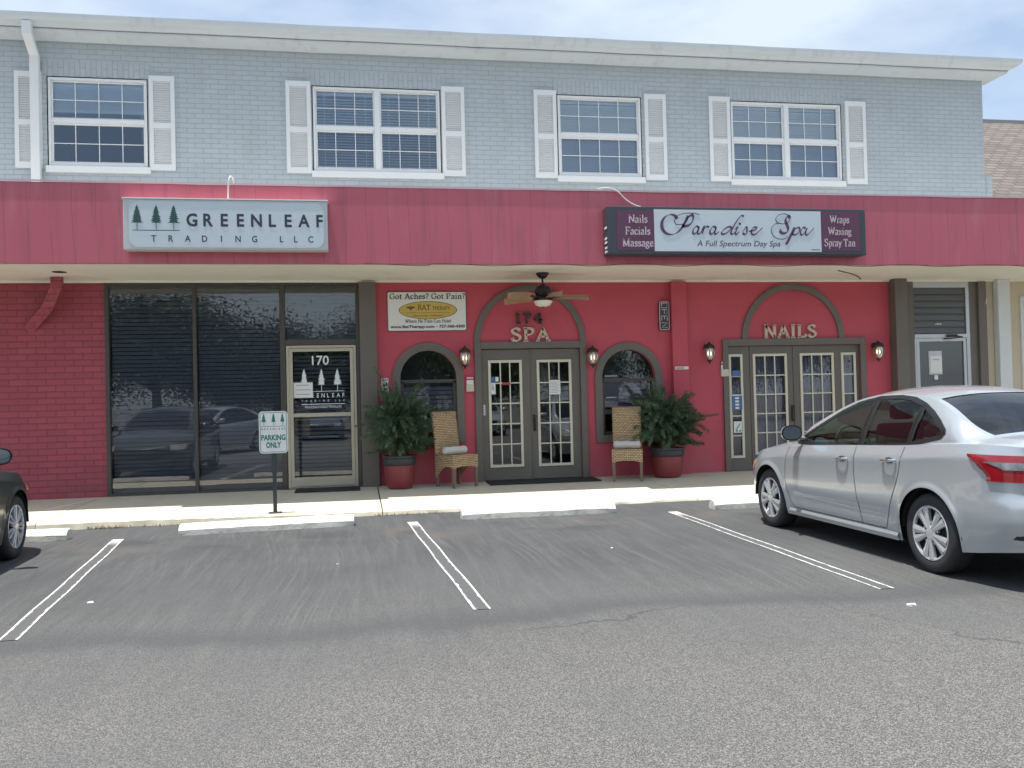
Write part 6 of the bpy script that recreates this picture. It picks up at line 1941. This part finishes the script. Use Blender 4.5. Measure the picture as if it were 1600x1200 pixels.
    # cabin
    for x0, ys in ((.10, (.36, -.36)), (-.85, (.36, -.36))):
        for y in ys:
            m = MB()
            m.box(x0 - .25, x0 + .25, y - .24, y + .24, .42, .62)
            m.prism([(x0 - .36, y - .23, .60), (x0 - .22, y - .23, .60), (x0 - .36, y - .21, 1.16), (x0 - .46, y - .21, 1.16)], (0, .45, 0))
            m.prism([(x0 - .44, y - .12, 1.19), (x0 - .36, y - .12, 1.19), (x0 - .38, y - .11, 1.33), (x0 - .45, y - .11, 1.33)], (0, .23, 0))
            m.build('seat', M['seat'], car, bevel=.04)
    m = MB(); m.box(.72, 1.0, -.72, .72, .60, .95); m.build('dashboard', M['seat'], car, bevel=.05)
    m = MB(); m.box(-1.75, -1.30, -.60, .60, .80, 1.02); m.build('parcel_shelf', M['seat'], car)
    m = MB()
    m.tube([(.50 + .06 * math.sin(a), .36 + .185 * math.cos(a), .93 + .175 * math.sin(a)) for a in [2 * math.pi * k / 28 for k in range(28)]], .014, 7, closed=True)
    m.tube([(.50, .20, .93), (.50, .52, .93)], .014, 6); m.tube([(.50, .36, .93), (.75, .36, .82)], .03, 8)
    m.build('steering_wheel', M['plastic_dark'], car, smooth=True)
    m = MB(); m.box(-1.2, 1.0, -.74, .74, .36, .425); m.build('cabin_floor', M['underbody'], car)
    return car

def copy_tree(o, parent=None):
    c = o.copy()
    COL.objects.link(c)
    if parent is not None: c.parent = parent
    for ch in list(o.children): copy_tree(ch, c)
    return c
def repaint(root, old, new):
    for o in [root] + list(root.children_recursive):
        if o.type == 'MESH' and o.material_slots and o.material_slots[0].material == old:
            o.material_slots[0].link = 'OBJECT'; o.material_slots[0].material = new
def pose(o, x, y, heading, s=1.0):
    o.location = (x, y, .002); o.rotation_euler = (0, 0, heading); o.scale = (s, s, s)

c1 = build_car('parked_car', 'silver saloon car parked nose-in at the right, its left side and red tail lamp showing', M['silver'], 'cars parked in front of the shops')
pose(c1, 5.415, -6.862, R(90.6), 1.02)
c2 = build_car('parked_car', 'dark olive grey car cut off by the left edge, beside the red brick', M['darkcar'], 'cars parked in front of the shops', spokes=14, rimmat='hubcap')
pose(c2, -4.275, -6.40, R(91.0), 1.02)
# cars behind the photographer: they show as reflections in the shop glass
for x, y, hd, mt, lb in ((-4.6, -14.6, 118, 'silver', 'silver car parked across the lot to the left, mirrored in the dark shop window'),
                         (1.9, -22.5, 88, 'whitecar', 'white car across the lot, mirrored in the glass entry door'),
                         (-1.4, -23.0, 90, 'bluecar', 'slate blue car across the lot, mirrored in the dark shop window'),
                         (5.2, -22.8, 91, 'silver', 'silver car across the lot, mirrored in the spa doors'),
                         (8.6, -22.4, 90, 'darkcar', 'dark car across the lot, mirrored in the nail salon doors')):
    k = copy_tree(c1)
    tag(k, lb, 'car', 'cars parked across the lot')
    repaint(k, M['silver'], M[mt])
    pose(k, x, y, R(hd), 1.0)

# ------------------------------------------------------------------ potted ferns
def make_fern(name, label, seed, droop_dir):
    F = thing(name, label, 'potted plant', (0, 0, 0), 'potted ferns by the spa')
    rnd = random.Random(seed)
    m = MB(); m.lathe([(.0, .004), (.205, .004), (.225, .02), (.262, .14), (.275, .28), (.272, .36)], (0, 0, 0), 36); m.build('pot', M['pot_red'], F, smooth=True, angle=50)
    m = MB(); m.lathe([(.272, .355), (.290, .37), (.298, .40), (.290, .46), (.306, .475), (.306, .505), (.272, .507), (.264, .46)], (0, 0, 0), 36); m.build('pot_rim', M['pot_dark'], F, smooth=True, angle=40)
    m = MB(); m.lathe([(.268, .465), (.1, .475), (.0, .48)], (0, 0, 0), 24); m.build('soil', M['soil'], F)
    leaf, stem = MB(), MB()
    nb = 190
    for b in range(nb):
        az = rnd.uniform(0, 2 * math.pi)
        el = rnd.uniform(.10, 1.35)
        ln = rnd.uniform(.42, .66) if b % 16 else rnd.uniform(.72, .92)
        p = Vector((rnd.uniform(-.12, .12), rnd.uniform(-.12, .12), .48))
        d = Vector((math.cos(az) * math.cos(el), math.sin(az) * math.cos(el), math.sin(el)))
        base_rise = rnd.uniform(.10, .62)
        pts = [p]
        p = p + Vector((d.x * .05, d.y * .05, base_rise))
        pts.append(p)
        seg = 12
        for i in range(seg):
            d = (d + Vector((rnd.uniform(-.07, .07), rnd.uniform(-.07, .07), -.05 - .05 * rnd.random()))).normalized()
            p = p + d * ln / seg
            if p.y > .34: p.y = .34 + rnd.uniform(-.03, .0)
            p.z = max(p.z, .56)
            pts.append(p)
        cur = catmull(pts, 3)
        stem.tube(cur[::2], [max(.0015, .005 * (1 - i / (len(cur[::2])))) for i in range(len(cur[::2]))], 4, cap=False)
        for i in range(3, len(cur)):
            t = i / len(cur)
            q = cur[i]
            dd = (cur[i] - cur[i - 1]).normalized()
            for k in range(7):
                rl = (.050 + .06 * math.sin(math.pi * min(1, t * 1.05))) * rnd.uniform(.6, 1.2)
                sd = dd.cross(Vector((rnd.uniform(-1, 1), rnd.uniform(-1, 1), rnd.uniform(.0, 1.4)))).normalized()
                v = (sd * .8 + dd * .75 + Vector((0, 0, rnd.uniform(-.25, .35)))).normalized()
                w = v.cross(Vector((rnd.uniform(-1, 1), rnd.uniform(-1, 1), rnd.uniform(-1, 1)))).normalized() * rnd.uniform(.003, .006)
                leaf.add([q, q + v * rl * .5 + w, q + v * rl, q + v * rl * .5 - w], [(0, 1, 2, 3)])
    stem.build('stems', M['fern_stem'], F)
    leaf.build('foliage', M['fern'], F)
    return F
f1 = make_fern('potted_fern', 'bushy fern in a red pot with a charcoal rim, by the brown pier', 3, 0)
f1.location = (.66, -.46, .112); f1.scale = (.88, .90, 1.04)
f2 = make_fern('potted_fern', 'bushy fern in a red pot against the red pilaster, right of the square-on chair', 11, 1)
f2.location = (5.17, -.40, .112); f2.scale = (.97, .93, .98)

# ------------------------------------------------------------------ wicker chairs
def make_chair(label):
    Cc = thing('wicker_chair', label, 'chair', (0, 0, 0), 'wicker chairs by the spa doors')
    w = .235
    # back: slightly raked slab from the seat up
    m = MB()
    rows = []
    for i in range(13):
        t = i / 12
        z = .40 + .69 * t
        yb = .21 + .10 * t ** 1.3
        hw = w * (1 - .03 * (1 - t))
        th = .035
        ring = []
        for a in range(16):
            an = 2 * math.pi * a / 16
            ring.append((math.copysign(abs(math.cos(an)) ** .35, math.cos(an)) * hw, yb + math.copysign(abs(math.sin(an)) ** .5, math.sin(an)) * th - .012 * (1 - (math.cos(an)) ** 2), z))
        rows.append(ring + [ring[0]])
    m.grid(rows); m.add(rows[-1][:-1], [tuple(range(16))]); m.add(rows[0][:-1], [tuple(range(16))[::-1]])
    m.tube([(-w * .97, .31, 1.095), (w * .97, .31, 1.095)], .036, 10)
    m.build('backrest', M['wicker'], Cc, smooth=True, angle=60)
    # seat box with arched apron
    m = MB()
    def apron(p0, p1, th):
        p0, p1 = Vector(p0), Vector(p1)
        n = 14
        d = (p1 - p0); nn_ = Vector((-d.y, d.x, 0)).normalized() * th
        top, bot = [], []
        for i in range(n + 1):
            t = i / n
            p = p0 + d * t
            z = .285 + .03 * math.sin(math.pi * t)
            top.append(Vector((p.x, p.y, .475))); bot.append(Vector((p.x, p.y, z)))
        m.grid([bot, top]); m.grid([[v + nn_ for v in top], [v + nn_ for v in bot]]); m.grid([[v + nn_ for v in bot], bot])
    f, bk = -.25, .22
    apron((-w, f, 0), (w, f, 0), .02); apron((w, bk, 0), (-w, bk, 0), .02)
    m.add([(-w, f, .475), (w, f, .475), (w, bk, .475), (-w, bk, .475)], [(0, 1, 2, 3)])
    for sgn in (-1, 1):
        top = [Vector((sgn * w, f + (bk - f) * i / 14, .475)) for i in range(15)]
        bot = [Vector((sgn * w, f + (bk - f) * i / 14, (.285 + .03 * math.sin(math.pi * i / 10) if i < 5 else .315 - .21 * ((i - 5) / 9) ** 1.5))) for i in range(15)]
        m.grid([bot, top] if sgn > 0 else [top, bot])
    m.tube([(-w, f + .01, .467), (w, f + .01, .467)], .016, 8)
    m.build('seat', M['wicker'], Cc)
    for sgn in (-1, 1):
        for y, z1 in ((f + .025, .40), (bk - .01, .40)):
            m = MB(); x = sgn * (w - .025)
            r0, r1 = .019, .025
            m.add([(x - r0, y - r0, 0), (x + r0, y - r0, 0), (x + r0, y + r0, 0), (x - r0, y + r0, 0), (x - r1, y - r1, z1), (x + r1, y - r1, z1), (x + r1, y + r1, z1), (x - r1, y + r1, z1)], [(0, 3, 2, 1), (4, 5, 6, 7), (0, 1, 5, 4), (1, 2, 6, 5), (2, 3, 7, 6), (3, 0, 4, 7)])
            m.build('leg', M['chair_leg'], Cc)
    return Cc
ch1 = make_chair('wicker chair angled to the right, left of the spa doors beside the fern')
ch2 = copy_tree(ch1)
ch2['label'] = 'wicker chair facing the car park squarely, right of the spa doors'
def cushion(x, y, z, rz, label):
    m = MB()
    rows = []
    for i in range(17):
        t = i / 16
        xx = -.235 + .47 * t
        e = min(1, (1 - abs(2 * t - 1)) * 7) ** .5
        rows.append([(xx, .075 * e * math.cos(a) * (1 + .05 * math.sin(xx * 40)), .065 + .065 * e * math.sin(a) * (1 + .07 * math.sin(xx * 31 + a))) for a in [2 * math.pi * k / 20 for k in range(21)]])
    m.grid(rows)
    o = m.build('bolster_cushion', M['cushion'], smooth=True)
    tag(o, label, 'cushion', 'bolster cushions on the chairs')
    o.location = (x, y, z); o.rotation_euler = (0, 0, rz)
a1 = R(30)
ch1.scale = (1.05, 1.05, 1.07); ch2.scale = (1.05, 1.05, 1.07)
ch1.location = (1.56, -.50, .108); ch1.rotation_euler = (0, 0, a1)
ch2.location = (4.40, -.62, .108); ch2.rotation_euler = (0, 0, R(-18))
cushion(1.56 - math.sin(a1) * .03, -.50 + math.cos(a1) * .03, .108 + .511, a1, 'pale grey bolster cushion on the seat of the angled wicker chair')
cushion(4.41, -.59, .108 + .511, R(-18), 'pale grey bolster cushion on the seat of the square-on wicker chair')

# ------------------------------------------------------------------ trees across the lot (seen mirrored in the glass)
def make_tree(label, seed, H):
    T = thing('oak_tree', label, 'tree', (0, 0, 0), 'trees across the lot')
    rnd = random.Random(seed)
    tr, lf = MB(), MB()
    tr.tube(catmull([(0, 0, 0), (.1, .05, H * .2), (-.05, .1, H * .42)], 6), [.30 - .012 * i for i in range(13)], 10)
    tips = []
    for k in range(16):
        az = 2 * math.pi * k / 16 + rnd.uniform(-.2, .2)
        el = rnd.uniform(.2, 1.3)
        L_ = H * rnd.uniform(.28, .5)
        b = Vector((-.02, .08, H * rnd.uniform(.28, .42)))
        e = b + Vector((math.cos(az) * math.cos(el) * L_, math.sin(az) * math.cos(el) * L_, math.sin(el) * L_))
        mid = (b + e) / 2 + Vector((rnd.uniform(-.3, .3), rnd.uniform(-.3, .3), .3))
        tr.tube(catmull([b, mid, e], 5), [.11 - .009 * i for i in range(11)], 6)
        tips += [mid, e, (mid + e) / 2]
    tr.build('trunk', M['bark'], T, smooth=True)
    for tp in tips:
        for q in range(640):
            c = tp + Vector((rnd.gauss(0, .85), rnd.gauss(0, .85), rnd.gauss(0, .75)))
            a = Vector((rnd.uniform(-1, 1), rnd.uniform(-1, 1), rnd.uniform(-1, 1))).normalized() * rnd.uniform(.05, .10)
            b = a.cross(Vector((rnd.uniform(-1, 1), rnd.uniform(-1, 1), rnd.uniform(-1, 1)))).normalized() * rnd.uniform(.03, .06)
            lf.add([c - a, c + b, c + a, c - b], [(0, 1, 2, 3)])
    lf.build('crown', M['tree_leaf'], T)
    return T
t1 = make_tree('oak tree across the lot with the taller crown', 5, 8.0)
t2 = make_tree('oak tree across the lot with the lower crown', 9, 6.2)
t1.location = (-9.5, -30, 0); t2.location = (-4.0, -31, 0)
for x, y, rz, s, src in ((-7, -34, 3.3, 1.1, t2), (-1.2, -34, 1.9, .9, t2), (4.2, -35, 5.0, .95, t1), (-14.5, -31, 1.0, 1.05, t1), (-19, -29, 2.2, 1.0, t2), (1.5, -33, 2.7, .85, t1), (7, -32, .6, .95, t2), (12.5, -33, 4.0, .8, t1), (18, -31, 5.2, 1.05, t2), (24, -32, 1.3, 1.0, t1)):
    k = copy_tree(src)
    k.location = (x, y, 0); k.rotation_euler = (0, 0, rz); k.scale = (s, s, s)

# ------------------------------------------------------------------ litter on the asphalt
def crumb(x, y, r, label, seed):
    rnd = random.Random(seed)
    m = MB()
    top = [(x + r * rnd.uniform(.6, 1) * math.cos(a), y + r * rnd.uniform(.5, .9) * math.sin(a), .006 + rnd.uniform(0, r * .35)) for a in [2 * math.pi * k / 7 for k in range(7)]]
    bot = [(p[0], p[1], .001) for p in top]
    m.add(top + bot, [tuple(range(7))] + [(i, 7 + i, 7 + (i + 1) % 7, (i + 1) % 7) for i in range(7)])
    tag(m.build('litter', M['litter']), label, 'litter', 'white scraps on the asphalt')
# dry weeds along the broken kerb
wd = MB(); rw = random.Random(4)
for i in range(420):
    x = rw.choice((rw.uniform(-3.35, -2.1), rw.uniform(-3.35, -2.9), rw.uniform(.2, 1.2)))
    b = Vector((x, -2.905 + rw.uniform(-.045, .01), .0)); a = rw.uniform(0, 6.28); l = rw.uniform(.02, .07)
    t = b + Vector((math.cos(a) * l * .8, -abs(math.sin(a)) * l * .6, l * rw.uniform(.4, 1.0)))
    s = Vector((math.sin(a), math.cos(a), 0)) * .004
    wd.add([b - s, b + s, t], [(0, 1, 2)])
tag(wd.build('dry_weeds', M['straw']), 'straw coloured weeds and grit along the broken kerb edge', 'weeds', kind='stuff')
crumb(3.745, -9.18, .045, 'largest white scrap of litter on the asphalt, behind the silver car', 1)
crumb(-2.06, -7.43, .03, 'white scrap of litter just right of the left painted line', 2)
crumb(-.20, -6.35, .02, 'small white scrap of litter left of the middle painted line', 3)
crumb(2.45, -6.3, .018, 'tiny white scrap of litter in the middle of the empty stall facing the spa', 4)
